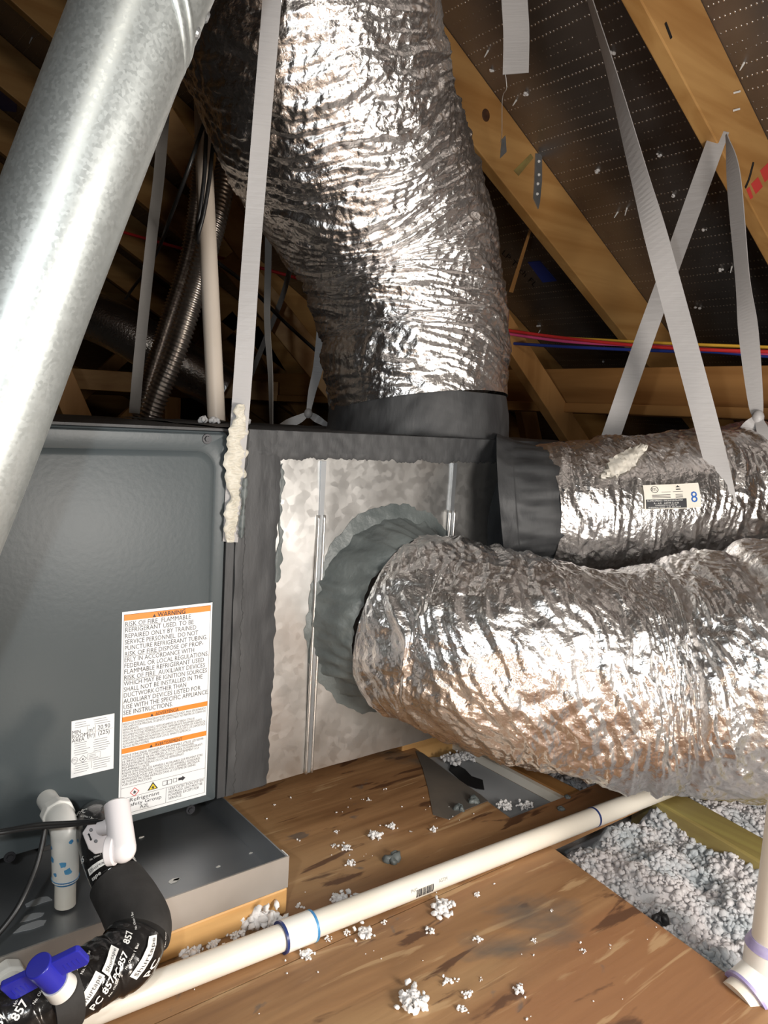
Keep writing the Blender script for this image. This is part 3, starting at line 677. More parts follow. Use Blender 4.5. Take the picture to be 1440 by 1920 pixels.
# mastic painted along the edges, ragged brush ends
def strip(name, along, a0, a1, fixed, edge, amp, m='mastic', n=260, th=.0022, freq=60, seed=5, both=False):
    t = np.linspace(a0, a1, n)
    e = edge+amp*(perlin(t*freq, t*0+.3, seed)+.8*perlin(t*freq*3.1, t*0+.7, seed+1)+1.4*perlin(t*freq*.2, t*0+.1, seed+2))
    fx = np.full(n, fixed)+(amp*perlin(t*freq, t*0+4.3, seed+3) if both else 0)
    k = np.linspace(0, 1, 9)[:, None]
    Wd = fx*(1-k)+e*k; Tt = np.broadcast_to(t, Wd.shape)
    Xs, Zs = (Wd, Tt) if along == 'z' else (Tt, Wd)
    yf = .004*perlin(Xs*4.2, Zs*4.2, 3)+.0022*perlin(Xs*11, Zs*9, 4)+.0008*perlin(Xs*27, Zs*21, 6)
    edge_f = np.clip(np.minimum(k, 1-k)*8, 0, 1) if both else np.clip((1-k)*8, 0, 1)
    rel = th*(1+.7*perlin(Xs*55, Zs*18 if along == 'z' else Zs*90, seed+4))*edge_f+.0004
    P = np.stack([Xs, yf-rel-.0004, Zs], -1)
    return fast_grid(name, P, m, pl)
strip('mastic_seam', 'z', ZB+.004, ZT, -.046, .030, .005, th=.003, freq=24, n=420)
strip('mastic_seam', 'x', -.046, PX, ZT+.001, .612, .006, th=.003, seed=15, n=300)
strip('mastic_edge', 'z', .42, .605, .030, .037, .008, 'mastic2', th=.0012, seed=25, both=True, freq=30)
MB().box(-.060, -.046, -.004, .006, ZB+.003, ZT).build('joint_flange', 'mastic', pl, bevel=.001)
strip('mastic_seam', 'z', ZB+.004, ZT, -.046, -.030, .004, th=.007, seed=45)
xs = np.linspace(-.046, PX, 160)[:, None]; ys_ = np.linspace(-.004, .53, 60)[None]; X, Y = np.broadcast_arrays(xs, ys_)
fast_grid('top_mastic', np.stack([X, Y, ZT+.001+.0025*perlin(X*26, Y*20, 7)], -1), 'mastic', pl)

# ------------------------------------------------------------------ foil flexible ducts
def foil_height(S, TH, r, tilt, seed, warp=1.0, ring=.0, amp=1.0):
    c = TH*r                                               # arc length round the duct
    wx = .035*perlin(S*7, c*7, seed)*warp; wy = .05*perlin(S*6+9, c*6, seed+1)*warp
    s = S+wx+tilt*c; q = c+wy-tilt*S
    h = .0072*billow(s/.060, q/.32, seed+2)-.0050*billow(s/.030+3.3, q/.17, seed+3)+.0032*billow(s/.015, q/.08, seed+4)-.0016*billow(s/.0075, q/.04, seed+8)
    h += .0034*billow((S*.8+c*.6)/.045, (c*.8-S*.6)/.12, seed+5)-.0022*billow((S*.7-c*.7)/.020, (c*.7+S*.7)/.05, seed+9)+.0010*billow(S/.009, c/.012, seed+6)
    h += .010*perlin(S/.16, c/.2, seed+7)
    return h*amp
def foil_duct(name, label, group, pts, radii, tilt, seed, th0, res=.0024, amp=1.0, tie=(0, None), rings=None, mask=None):
    tb = Tube(pts, radii, 300)
    d = thing(name, pts[0], label, 'duct', group)
    n = int(tb.len/res)
    # finer steps on the open side, coarser against walls and timbers
    k = int(2*math.pi*np.mean(tb.r)/res)
    a_ = np.concatenate([np.linspace(0, .22, int(k*.10), endpoint=False), np.linspace(.22, .78, int(k*.56), endpoint=False), np.linspace(.78, 1, int(k*.10))])
    S = np.linspace(0, tb.len, n)[:, None]; TH = (th0+2*math.pi*a_)[None]
    S, TH = np.broadcast_arrays(S, TH)
    rr = np.interp(S, tb.q, tb.r)
    h = foil_height(S, TH-th0, rr, tilt, seed, amp=amp)
    # blend over the seam that lies on the far side
    ed = np.minimum(TH-th0, 2*math.pi-(TH-th0)); h = h*np.clip(ed/.25, 0, 1)
    if rings:
        for s0, wd, dep in rings: h = h-dep*np.exp(-((S-s0)/wd)**2)
    e0 = np.clip(S/.05, 0, 1)
    h = h*(.35+.65*e0)
    if mask is not None: h = mask(tb, S, TH, h)
    fast_grid('foil_jacket', tb.surf(S, TH, h), 'foil', d)
    return d, tb
def back_angle(tb):                                         # angle on the far side of the tube
    m = len(tb.c)//2; v = tb.c[m]-C
    return math.atan2(np.dot(v, tb.V[m]), np.dot(v, tb.U[m]))
def mastic_sleeve(pts, radii, m, parent, name='mastic_collar', seed=60, amp=.004, n=60, k=120, arc=None):
    tb = Tube(pts, radii, 80)
    S = np.linspace(0, tb.len, n)[:, None]; TH = np.linspace(0, 2*math.pi, k, endpoint=False)[None]; S, TH = np.broadcast_arrays(S, TH)
    h = amp*(1.2*perlin(np.cos(TH)*4+S*20, np.sin(TH)*4+S*9, seed)+.8*perlin(np.cos(TH)*11, np.sin(TH)*11+S*40, seed+1))
    return fast_grid(name, tb.surf(S, TH, h), m, parent, closed=True)

# upright duct
tp = [W(788, 800, 1.60), W(786, 762, 1.60), W(779, 690, 1.6), W(772, 600, 1.60), W(738, 450, 1.56), W(664, 300, 1.46), W(588, 100, 1.33), W(540, -80, 1.25), W(500, -400, 1.15)]
tb0 = Tube(tp, .19, 100)
d1, tb1 = foil_duct('flexible_duct', 'large crinkled foil duct rising from the top of the plenum', 'foil flexible ducts', tp[1:], [.186, .190, .194, .203, .220, .222, .215, .2],
                    .25, 1, back_angle(tb0), rings=[(.0, .03, .004)], amp=1.25)
mastic_sleeve([tp[1]-[0, 0, .075], tp[1]-[0, 0, .055], tp[1]-[0, 0, .02], tp[1]+[0, 0, .030]], [.203, .190, .185, .176], 'mastic', d1, seed=60, amp=.003)
# front duct
fc = np.array([.262, 0, .352])
fp = [fc+[.002, -.028, -.002], fc+[.030, -.095, -.016], W(950, 1226, 1.27), W(1200, 1270, 1.30), W(1440, 1254, 1.28), W(1640, 1240, 1.30), W(1900, 1260, 1.38)]
tb0 = Tube(fp, .19, 100)
def tie_mask(tb, S, TH, h): return h
d2, tb2 = foil_duct('flexible_duct', 'wide sagging foil duct leaving the plenum front above the floor pipe', 'foil flexible ducts', fp, [.145, .158, .168, .187, .213, .21, .2],
                    -.35, 20, back_angle(tb0), rings=[(.60, .012, .020), (.66, .01, .016), (.47, .008, .008)], amp=1.5)
# mastic cone and painted ring of the front take-off
mastic_sleeve([fc+[0, .004, 0], fc+[.000, -.010, 0], fc+[.002, -.028, -.001], fc+[.006, -.052, -.004]], [.172, .158, .150, .139], 'mastic2', d2, seed=70, amp=.009, n=70, k=200)
k = 160; th = np.linspace(0, 2*math.pi, k, endpoint=False); rad = .186+.010*perlin(np.cos(th)*5, np.sin(th)*5, 80)+.006*perlin(np.cos(th)*17, np.sin(th)*17, 81)
fr_ = np.linspace(.62, 1, 12)[:, None]
X = fc[0]+rad*fr_*np.cos(th)*.93; Z = fc[2]+rad*fr_*np.sin(th)
yf = .004*perlin(X*4.2, Z*4.2, 3)+.0022*perlin(X*11, Z*9, 4)+.0008*perlin(X*27, Z*21, 6)
P = np.stack([X, yf-(.007+.006*perlin(X*30, Z*30, 82))*np.clip((1-fr_)*9, 0, 1)-.0006, Z], -1)
fast_grid('mastic_ring', P, 'mastic2', d2, closed=True)
# end duct with label
ec = np.array([.650, 0, .497])
ep = [W(1000, 954, 1.49), W(1100, 949, 1.515), W(1210, 945, 1.55), W(1320, 935, 1.59), W(1440, 925, 1.65), W(1600, 925, 1.74), W(1900, 935, 1.95)]
tb0 = Tube(ep, .14, 100)
def label_mask(tb, S, TH, h):
    s0, t0 = tb.find(1258, 931); m_ = np.exp(-(((S-s0)/.10)**4))*np.exp(-(((TH-t0+math.pi) % (2*math.pi)-math.pi)/.55)**4)
    return h*(1-.82*m_)
d3, tb3 = foil_duct('flexible_duct', 'foil duct with a white sticker numbered 8, hung by straps beside the plenum', 'foil flexible ducts', ep, [.120, .133, .140, .145, .152, .15, .15],
                    .05, 40, back_angle(tb0), mask=label_mask, amp=1.15)
mastic_sleeve([W(945, 958, 1.50), W(970, 956, 1.495), W(1000, 954, 1.49), W(1030, 953, 1.495)], [.150, .134, .122, .112], 'mastic', d3, seed=90, amp=.006)
k = 120
X = ec[0]+.165*np.linspace(.5, 1, 10)[:, None]*np.cos(th)*.97; Z = ec[2]-.005+.165*np.linspace(.5, 1, 10)[:, None]*np.sin(th)
yf = .004*perlin(X*4.2, Z*4.2, 3)+.0022*perlin(X*11, Z*9, 4)+.0008*perlin(X*27, Z*21, 6); fr_ = np.linspace(.5, 1, 10)[:, None]
P = np.stack([np.minimum(X, PX-.002), yf-(.006+.006*perlin(X*30, Z*30, 92))*np.clip((1-fr_)*7, 0, 1)-.0006, np.minimum(Z, ZT)], -1)
fast_grid('mastic_ring', P, 'mastic', d3, closed=True)
# the sticker numbered 8
s0, t0 = tb3.find(1210, 931); s1, t1_ = tb3.find(1310, 931); sa, ta = tb3.find(1258, 909); sb, tb_ = tb3.find(1258, 955)
rl3 = float(np.interp((s0+s1)/2, tb3.q, tb3.r)); LWd = abs(s1-s0); LHt = abs((ta-tb_+math.pi) % (2*math.pi)-math.pi)*rl3
sg = 1 if ((ta-tb_+math.pi) % (2*math.pi)-math.pi) > 0 else -1
smid, tmid = (s0+s1)/2, tb_
dsx = 1 if s1 > s0 else -1
def spl(off):
    def f(x, y):
        return tb3.surf(np.array(smid+dsx*(x-.5)*LWd), np.array(tmid+sg*y*LHt/rl3), off)
    return f
def curved_rect(mb, x0, x1, y0, y1, pl_, n=10):
    gx = np.linspace(x0, x1, n); gy = np.linspace(y0, y1, n)
    mb.grid(np.array([[pl_(a, b) for b in gy] for a in gx]))
OFF = .0055
mb = MB(); curved_rect(mb, 0, 1, 0, 1, spl(OFF)); st = mb.build('sticker', 'pvc', d3); st['label'] = 'cream sticker with a blue number 8'
mb = MB(); curved_rect(mb, .02, .73, .03, .40, spl(OFF+.0006)); mb.build('black_panel', 'ink', st)
mb = MB(); q8 = spl(OFF+.0008)
v, f = text_mesh('8', 1); v[:, 0] -= v[:, 0].min(); v[:, 1] -= v[:, 1].min()
mb.add(np.array([q8(.815+p[0]/v[:, 0].max()*.12, .22+p[1]/v[:, 1].max()*.44) for p in v]), f)
mb.build('number_print', 'bluep', st)
mb = MB()
def unit_text(mb, t, x0, x1, y0, y1, pl_):
    v, f = text_mesh(t, 1); v[:, 0] -= v[:, 0].min(); v[:, 1] -= v[:, 1].min()
    mb.add(np.array([pl_(x0+p[0]/v[:, 0].max()*(x1-x0), y0+p[1]/v[:, 1].max()*(y1-y0)) for p in v]), f)
q9 = spl(OFF+.0012)
unit_text(mb, 'FLAME SPREAD / SMOKE DEVELOPED', .04, .66, .315, .37, q9); unit_text(mb, 'R - 6.0   ASTM C-518', .15, .58, .21, .27, q9)
unit_text(mb, 'CONFORMS TO UL STD 181', .17, .55, .13, .18, q9); unit_text(mb, 'INSPECTED AIR DUCT', .06, .62, .05, .10, q9)
mb.build('white_lettering', 'white', st)
mb = MB(); q9 = spl(OFF+.0006)
unit_text(mb, 'ETL', .145, .225, .75, .86, q9)
for cxx, ww_ in ((.185, .065), ):
    for k in range(20):
        a0, a1 = k*2*math.pi/20, (k+1)*2*math.pi/20
        mb.add(np.array([q9(cxx+ww_*g*math.cos(a), .80+ww_*g*2.1*math.sin(a)) for a, g in ((a0, 1), (a1, 1), (a1, .85), (a0, .85))]), [(0, 1, 2, 3)])
mb.add(np.array([q9(x, y) for x, y in ((.56, .86), (.60, .94), (.64, .86))]), [(0, 1, 2)]); curved_rect(mb, .56, .64, .76, .80, q9, 3)
for y in (.56, .50, .45): curved_rect(mb, .13, .45, y, y+.022, q9, 4); curved_rect(mb, .54, .67, y, y+.022, q9, 4)
curved_rect(mb, .30, .46, .68, .695, q9, 3); curved_rect(mb, .5, .68, .68, .695, q9, 3)
mb.build('black_lettering', 'ink', st)
# cream sealant smear on the end duct
sx, tx = tb3.find(1170, 868)
S = np.linspace(-1, 1, 24)[:, None]; Q = np.linspace(-1, 1, 16)[None]
sl = []
P = []
for i in np.linspace(0, 1, 26):
    u = 1128+i*85; v = 893-i*58; a, t_ = tb3.find(u, v)
    wd = .022*math.sin(math.pi*min(max(i, .03), .97))**.6+.002*rng.normal()
    P.append([tb3.surf(np.array(a), np.array(t_+j*wd/rl3*1.0), .0065-.004*abs(j)+.0015*rng.normal()) for j in np.linspace(-1, 1, 9)])
fast_grid('sealant_smear', np.array(P), 'pvc', d3)

# ------------------------------------------------------------------ flue pipe in front of the cabinet
ax0, ax1 = W(-115, 1000, .72), W(307, 0, .72)
dv = nrm(ax1-ax0)
fp_ = thing('flue_pipe', ax0-dv*.3, 'galvanized round flue pipe slanting across the front of the cabinet', 'flue pipe')
jc = W(268, -5, .72)                                  # slanted seam of the upper gore
RPI = .0556
tb = Tube([ax0-dv*.46, ax0, (ax0+jc)/2, jc+dv*.02], RPI, 80)
tb.mesh(seg=64, cap=False).build('lower_pipe', 'galvpipe', fp_, smooth=True)
# lower pipe ends under the collar: the seam is cut slanted
u_ = nrm(np.cross(dv, jc-C)); v_ = np.cross(u_, dv)      # u_: across the view, v_: towards or away from the viewer
if np.dot(v_, C-jc) < 0: v_ = -v_
if np.dot(u_, R[:, 0]) < 0: u_ = -u_
a = np.linspace(0, 2*math.pi, 64, endpoint=False)
def ring(t, r, slope=1): 
    return np.array([jc+u_*r*math.cos(x)+v_*r*math.sin(x)+dv*(t+slope*(-.045*math.cos(x)+.012*math.sin(x))) for x in a])
MB().grid(np.stack([ring(-.004, RPI+.0003), ring(-.003, RPI+.0022), ring(.004, RPI+.0026), ring(.010, RPI+.0012), ring(.03, RPI+.0012), ring(.4, RPI+.0012, 0)]), True).build('elbow_gore', 'galvpipe', fp_, smooth=True)
MB().grid(np.stack([ring(.012, RPI+.0012), ring(.014, RPI+.003), ring(.019, RPI+.003), ring(.021, RPI+.0012)]), True).build('gore_bead', 'galvpipe', fp_, smooth=True)
for x, t in ((.35, .035), (.15, .06)):
    c = jc+u_*(RPI+.001)*math.cos(x)+v_*(RPI+.001)*math.sin(x)+dv*(t-.045*math.cos(x)); nn = nrm(u_*math.cos(x)+v_*math.sin(x))
    MB().cyl(c, c+nn*.002, .006, .004, 12).build('rivet', 'steel', fp_)

# ------------------------------------------------------------------ straps
def strap(name, label, pts, widths, m='strap', twist=None, group='hanging straps', n=70, thick=.0016, parts=None, cat='strap'):
    pts = [np.array(p, float) for p in pts]
    sides = []
    for i, p in enumerate(pts):
        d = nrm(pts[min(i+1, len(pts)-1)]-pts[max(i-1, 0)]); sd = view_side(p, d)
        nrm_ = np.cross(sd, d); a = math.radians(twist[i]) if twist else 0
        sides.append(sd*math.cos(a)+nrm_*math.sin(a))
    o = ribbon(pts, widths, sides, thick, n).build(name, m); 
    if label: tag(o, label, cat, group)
    return o
hgt = lambda p, y: np.array([p[0], y, p[2]])
f0, f1, f2 = hit(432, 1016, 1, -.010), hit(438, 930, 1, -.010), hit(446, 830, 1, -.011)
s1t = W(514, -60, 1.02)
stp = strap('hanger_strap', 'white strap with its foot buried in cream sealant on the plenum seam', [f0, f1, f2, W(456, 700, 1.105), W(471, 480, 1.09), W(490, 240, 1.06), s1t, W(520, -300, 1.0)],
            [.022, .024, .025, .026, .0255, .025, .025, .025], twist=[0, 0, 0, 0, 10, 0, 5, 0])
# cream sealant daubed over the strap foot
rows = []
for t in np.linspace(0, 1, 260):
    A_ = W(450, 758, 1.105); t1q = .30
    c = A_*(1-t/t1q)+f2*t/t1q if t < t1q else f2*(1-(t-t1q)/(1-t1q))+f0*(t-t1q)/(1-t1q)
    nz = lambda a, b, q: float(perlin(np.array(t*a), np.array(b), q))
    full = (.9 if t > .12 else .4+4.2*t)-.42*max(0, t-.35)
    w0 = max(.003, .0165*full*(1+1.3*nz(8., .3, 51)+.35*nz(23., .7, 56))); w1 = max(-.001, .0125*full*(1+1.7*nz(10., 5.3, 52)+.4*nz(27., 2.7, 57)))
    js = np.linspace(0, 1, 13)
    rows.append([c+np.array([-w0+(w0+w1)*q, -.0015-.0034*math.sin(math.pi*q)**.3*(1+1.1*float(perlin(np.array(t*42), np.array(q*3.5), 53))), 0]) for q in js])
o = fast_grid('sealant_daub', np.array(rows), 'whitemastic', stp)
rows = []
for t in np.linspace(.35, .95, 40):
    c = f2*(1-t)+f0*t+np.array([.012, -.0085, 0]); w0 = .004*(1+1.5*float(perlin(np.array(t*20.), np.array(2.3), 55)))
    rows.append([c+np.array([x*w0, -.003*(1-x*x), 0]) for x in np.linspace(-1, 1, 7)])
fast_grid('mastic_smear', np.array(rows), 'mastic2', stp)
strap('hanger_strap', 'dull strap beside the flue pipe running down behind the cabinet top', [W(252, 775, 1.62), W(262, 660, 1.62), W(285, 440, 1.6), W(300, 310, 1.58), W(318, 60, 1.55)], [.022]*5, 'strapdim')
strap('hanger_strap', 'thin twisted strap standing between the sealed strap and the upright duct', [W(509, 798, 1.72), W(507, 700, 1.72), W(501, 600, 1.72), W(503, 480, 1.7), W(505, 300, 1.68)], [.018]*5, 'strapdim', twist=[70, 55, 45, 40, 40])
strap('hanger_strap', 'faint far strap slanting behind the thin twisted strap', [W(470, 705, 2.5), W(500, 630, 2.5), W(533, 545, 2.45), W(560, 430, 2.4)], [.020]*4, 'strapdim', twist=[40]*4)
# strap with a split knot behind the upright duct
kn = W(578, 775, 1.83)
ys_t = thing('hanger_strap', kn, 'pale strap knotted and split into two tails behind the upright duct', 'strap', 'hanging straps')
def sub_strap(nm, pts, widths, parent, m='strap', twist=None, n=40):
    pts = [np.array(p, float) for p in pts]; sides = []
    for i, p in enumerate(pts):
        d = nrm(pts[min(i+1, len(pts)-1)]-pts[max(i-1, 0)]); sd = view_side(p, d); nn = np.cross(sd, d); a = math.radians(twist[i]) if twist else 0
        sides.append(sd*math.cos(a)+nn*math.sin(a))
    return ribbon(pts, widths, sides, .002, n).build(nm, m, parent)
sub_strap('webbing', [kn, W(585, 735, 1.83), W(597, 685, 1.83), W(606, 600, 1.82), W(620, 450, 1.8)], [.010, .018, .024, .026, .026], ys_t)
sub_strap('tail', [kn, W(560, 786, 1.83), W(540, 794, 1.83), W(524, 800, 1.83)], [.010, .020, .020, .010], ys_t, n=24)
sub_strap('tail', [kn, W(592, 784, 1.84), W(605, 792, 1.84), W(618, 800, 1.85)], [.010, .018, .014, .010], ys_t, n=24)
MB().sphere(kn, .010, 8, (1, 1, 1.2)).build('knot', 'strap', ys_t, smooth=True)
# loose strap end near the rafters
strap('hanger_strap', 'short cut strap end dangling free near the rafter', [W(967, 138, 1.42), W(968, 60, 1.42), W(964, -20, 1.42), W(960, -200, 1.42)], [.047]*4, twist=[0, 0, 0, 0], n=40)
# long strap down to the end duct
strap('hanger_strap', 'long wide woven strap running down to the front of the stickered duct',
      [W(1366, 972, 1.445), W(1352, 905, 1.44), W(1318, 770, 1.46), W(1240, 480, 1.47), W(1200, 335, 1.48), W(1145, 130, 1.5), W(1106, 0, 1.52), W(1080, -90, 1.54)],
      [.036, .040, .043, .043, .043, .043, .04, .04], twist=[0, 0, 0, 12, 42, 68, 76, 76], n=110)
strap('hanger_strap', 'strap slanting down from the rafter to the top of the stickered duct',
      [W(1138, 838, 1.72), W(1150, 805, 1.72), W(1200, 660, 1.71), W(1265, 480, 1.71), W(1332, 295, 1.72), W(1350, 245, 1.73)], [.040]*6, twist=[5, 0, 0, 20, 0, 0], n=60)
k2 = W(1421, 783, 1.56)
s8 = thing('hanger_strap', k2, 'strap looped over the near rafter and knotted above the stickered duct', 'strap', 'hanging straps')
sub_strap('webbing', [k2, W(1417, 755, 1.57), W(1403, 620, 1.57), W(1392, 520, 1.58), W(1375, 330, 1.605), W(1362, 252, 1.63)], [.014, .028, .040, .034, .036, .006], s8, twist=[0, 10, 25, 40, 45, 60], n=80)
sub_strap('tail', [k2, W(1405, 800, 1.56), W(1388, 828, 1.60)], [.014, .026, .03], s8, n=20)
sub_strap('tail', [k2, W(1432, 815, 1.53), W(1437, 870, 1.50), W(1441, 960, 1.50), W(1441, 1010, 1.5)], [.014, .024, .03, .03, .03], s8, n=40)
MB().sphere(k2, .012, 8, (1, 1, 1.3)).build('knot', 'strap', s8, smooth=True)

# ------------------------------------------------------------------ pipes, conduits and cables behind the plenum
bp = W(406, 792, 1.45)
b0 = np.array([bp[0], bp[1], ZT+.0045]); b1 = W(388, 420, 1.455); b2 = W(383, 300, 1.46); b3 = W(378, 100, 1.47)
tag(tube_obj('vent_pipe', [b0, (b0+b1)/2, b1, b2, b3, b3+(b3-b2)*2], .0165, 'pvcback', None, 24, 40), 'beige plastic pipe standing upright behind the sealed strap', 'pipe')
def conduit(label, pts, r, pitch=.0075):
    tb = Tube(pts, r, 200); n = int(tb.len/pitch*6); S = np.linspace(0, tb.len, n)[:, None]; TH = np.linspace(0, 2*math.pi, 20, endpoint=False)[None]
    ph = S/pitch*2*math.pi+TH; h = .0022*np.cos(ph)+0*TH
    o = fast_grid('corrugated_conduit', tb.surf(S, TH, h), 'conduit', closed=True); return tag(o, label, 'conduit', 'corrugated conduits')
dn = np.array([0, .0, -.9])
c1 = [W(235, 900, 1.78), W(268, 750, 1.74), W(318, 590, 1.72), W(355, 470, 1.70), W(374, 330, 1.68), W(384, 180, 1.66)]
conduit('narrow corrugated metal conduit on the strap side of its thicker neighbour', c1, .016)
conduit('thicker corrugated metal conduit crossing behind the beige pipe', [W(255, 900, 1.66), W(285, 772, 1.64), W(335, 640, 1.62), W(375, 510, 1.62), W(405, 410, 1.64), W(424, 320, 1.66), W(440, 200, 1.68)], .0225, .0095)
for pts, lb in (([(376, 250, 1.42), (352, 320, 1.42), (322, 400, 1.5), (290, 480, 1.7), (235, 560, 2.0)], 'black cable running down behind the dull strap'),
                ([(386, 270, 1.41), (383, 330, 1.405), (376, 390, 1.41), (371, 420, 1.42), (370, 450, 1.45)], 'black cable looped over the beige pipe, upper of two'),
                ([(398, 285, 1.41), (392, 340, 1.405), (382, 400, 1.41), (372, 440, 1.42), (372, 455, 1.45)], 'black cable looped over the beige pipe, lower of two')):
    p = [W(*q) for q in pts]; p = [p[0]+(p[0]-p[1])*1.2]+p
    tag(tube_obj('black_cable', p, .0038, 'cable', None, 10, 50), lb, 'cable', 'black cables')
tag(tube_obj('black_cable', [W(405, 490, 1.9), W(470, 540, 2.0), W(540, 610, 2.2), W(640, 700, 2.3)], .005, 'cable', None, 10, 50), 'thin dark cable drooping across the far timbers', 'cable', 'black cables')
tag(tube_obj('red_cable', [W(-60, 350, 3.0), W(300, 455, 2.9), W(480, 500, 2.9), W(640, 545, 2.9)], .006, 'wred', None, 8, 40), 'dim red cable strung behind the beige pipe', 'cable')
for m_, lb, pts in (('wred', 'red cable of the bright bunch strung behind the straps', [(900, 612, 2.3), (1060, 634, 2.15), (1250, 652, 1.95), (1460, 660, 1.8), (1700, 668, 1.7), (2600, 700, 1.5)]),
                    ('wpink', 'pink cable of the bright bunch strung behind the straps', [(900, 618, 2.31), (1060, 640, 2.16), (1250, 650, 1.965), (1460, 664, 1.81), (1700, 674, 1.71), (2600, 712, 1.51)]),
                    ('wyel', 'yellow cable of the bright bunch strung behind the straps', [(900, 624, 2.32), (1060, 634, 2.17), (1250, 644, 1.98), (1460, 652, 1.82), (1700, 660, 1.7), (2600, 690, 1.52)]),
                    ('wblue', 'dark blue cable hanging just under the bright bunch', [(900, 640, 2.35), (1060, 650, 2.17), (1250, 658, 1.98), (1330, 659, 1.92), (1460, 669, 1.82), (1700, 680, 1.72), (2600, 725, 1.5)])):
    tag(tube_obj('coloured_cable', [W(*q) for q in pts], .0045, m_, None, 8, 50), lb, 'cable', 'bunch of coloured cables')
tag(tube_obj('hanging_string', [W(947, 135, 1.6), W(950, 165, 1.6), W(942, 185, 1.7), W(941, 250, 1.9), W(938, 268, 2.05)], .0008, 'white', None, 6, 30), 'fine thread hanging between the cut strap and the rafter', 'thread')
tag(ribbon([W(1006, 395, 2.39), W(985, 460, 2.40), W(958, 548, 2.42)], [.006, .012, .018], [(1, 0, 0)]*3, .002, 20).build('hanger_strap', 'pinez'), 'thin brown strip slanting under the four-nail tie', 'strip', None)

# ------------------------------------------------------------------ plastic drain pipe along the plywood
PR = .0165
pa, pb = hit(60, 1938, 2, .017), hit(1270, 1472, 2, .017)
dp = thing('drain_pipe', pa, 'long cream plastic pipe lying across the plywood floor', 'pipe')
pd = nrm(pb-pa)
MB().cyl(pa-pd*.2, pb+pd*.3, PR, seg=32).build('pipe', 'pvc', dp, smooth=True, angle=50)
def at_pipe(u, v):
    q = hit(u, v, 2, .017); return pa+pd*np.dot(q-pa, pd)
ca, cb = at_pipe(540, 1770), at_pipe(594, 1750)
MB().cyl(ca, cb, PR+.0035, seg=32).build('coupling', 'pvcwhite', dp, smooth=True, angle=50, bevel=.0008)
for c, m_ in ((ca, 'darkprimer'), (cb, 'primer')):
    s_ = -1 if m_ == 'darkprimer' else 1
    tb = Tube([c+pd*s_*.0015-pd*.002, c+pd*s_*.0015+pd*.002], PR+.0028, 6); 
    MB().cyl(c-pd*.0025*(s_ < 0)-pd*.0005, c+pd*.0025*(s_ > 0)+pd*.0005, PR+.0037, seg=32).build('cement_ring', m_, dp, smooth=True, angle=50)
c = at_pipe(1115, 1534); MB().cyl(c-pd*.002, c+pd*.002, PR+.0007, seg=32).build('cement_ring', 'darkprimer', dp, smooth=True, angle=50)
c2 = at_pipe(1080, 1548); MB().cyl(c, at_pipe(1168, 1513), PR+.0005, seg=32).build('sleeve_end', 'pvc', dp, smooth=True, angle=50)
# barcode print wrapped on the pipe
ptb = Tube([pa, pb], PR, 60); s0, t0 = ptb.find(798, 1673)
bm_ = MB(); x = 0
for k in range(13):
    w_ = rng.choice([.0008, .0014, .002]); 
    P = np.array([[ptb.surf(np.array(s0-.012+x+a_), np.array(t0+j), .0004) for j in np.linspace(-.35, .35, 6)] for a_ in (0, w_)]); bm_.grid(P); x += w_+rng.choice([.0007, .0012])
bm_.build('barcode', 'ink', dp)
# upright drain pipe with a cleanout tee
vb = hit(1425, 1800, 2, .02); vt = W(1452, 1440, float(1.13))
ub = np.array([.470, -.600, .0])
q0 = hit(1452, 1768, 2, .055); q1 = hit(1488, 1480, 1, q0[1]+.004)
up_ = thing('waste_pipe', q0-[0, 0, .1], 'upright cream plastic pipe with white tee fitting beside the insulation', 'pipe')
dd = nrm(q1-q0)
MB().cyl(q0-dd*.01, q0+dd*1.45, .027, seg=32).build('pipe', 'pvc', up_, smooth=True, angle=50)
MB().cyl(q0-dd*.085, q0-dd*.006, .0335, seg=32).build('tee_fitting', 'pvcwhite', up_, smooth=True, angle=50, bevel=.001)
MB().cyl(q0-dd*.0065, q0+dd*.004, .0342, .029, seg=32).build('primer_ring', 'purple', up_, smooth=True, angle=50)
bd = nrm(-R[:, 0]*.85-R[:, 1]*.42+R[:, 2]*.30); bc = q0-dd*.045
MB().cyl(bc, bc+bd*.040, .032, seg=32).build('tee_branch', 'pvcwhite', up_, smooth=True, angle=50, bevel=.001)
MB().cyl(bc+bd*.039, bc+bd*.043, .0328, seg=32).build('primer_ring', 'purple', up_, smooth=True, angle=50)
MB().cyl(bc+bd*.04, bc+bd*.055, .0265, seg=32).build('branch_pipe', 'pvc', up_, smooth=True, angle=50)

# ------------------------------------------------------------------ condensate outlet, taped line, float switch, valve
pe = hit(122, 1716, 1, -.082); pe[2] = max(pe[2], .051)
zt_ = hit(112, 1549, 1, pe[1])[2]; e0 = np.array([pe[0]-.002, -.003, zt_])
zm_ = hit(118, 1648, 1, pe[1])[2]; eb = np.array([pe[0], pe[1], zm_])
ce = thing('condensate_outlet', e0, 'short white plastic elbow and open pipe stub with blue primer on the cabinet', 'pipe')
MB().cyl(e0, [e0[0], pe[1]+.02, e0[2]], .0133, seg=32).build('nipple', 'pvcwhite', ce, smooth=True, angle=50)
tb = Tube([[e0[0], pe[1]+.024, e0[2]+.001], [e0[0], pe[1]+.012, e0[2]+.0005], [e0[0]+.0005, pe[1]+.003, e0[2]-.006], [e0[0]+.001, pe[1], e0[2]-.02], eb], [.0175, .0170, .0172, .0165, .0160], 50)
tb.mesh(seg=32).build('elbow', 'pvcwhite', ce, smooth=True, angle=60)
MB().cyl([e0[0], pe[1]+.022, e0[2]+.002], [e0[0], pe[1]+.036, e0[2]+.002], .0205, seg=8).build('hub_nut', 'pvcwhite', ce, bevel=.0015)
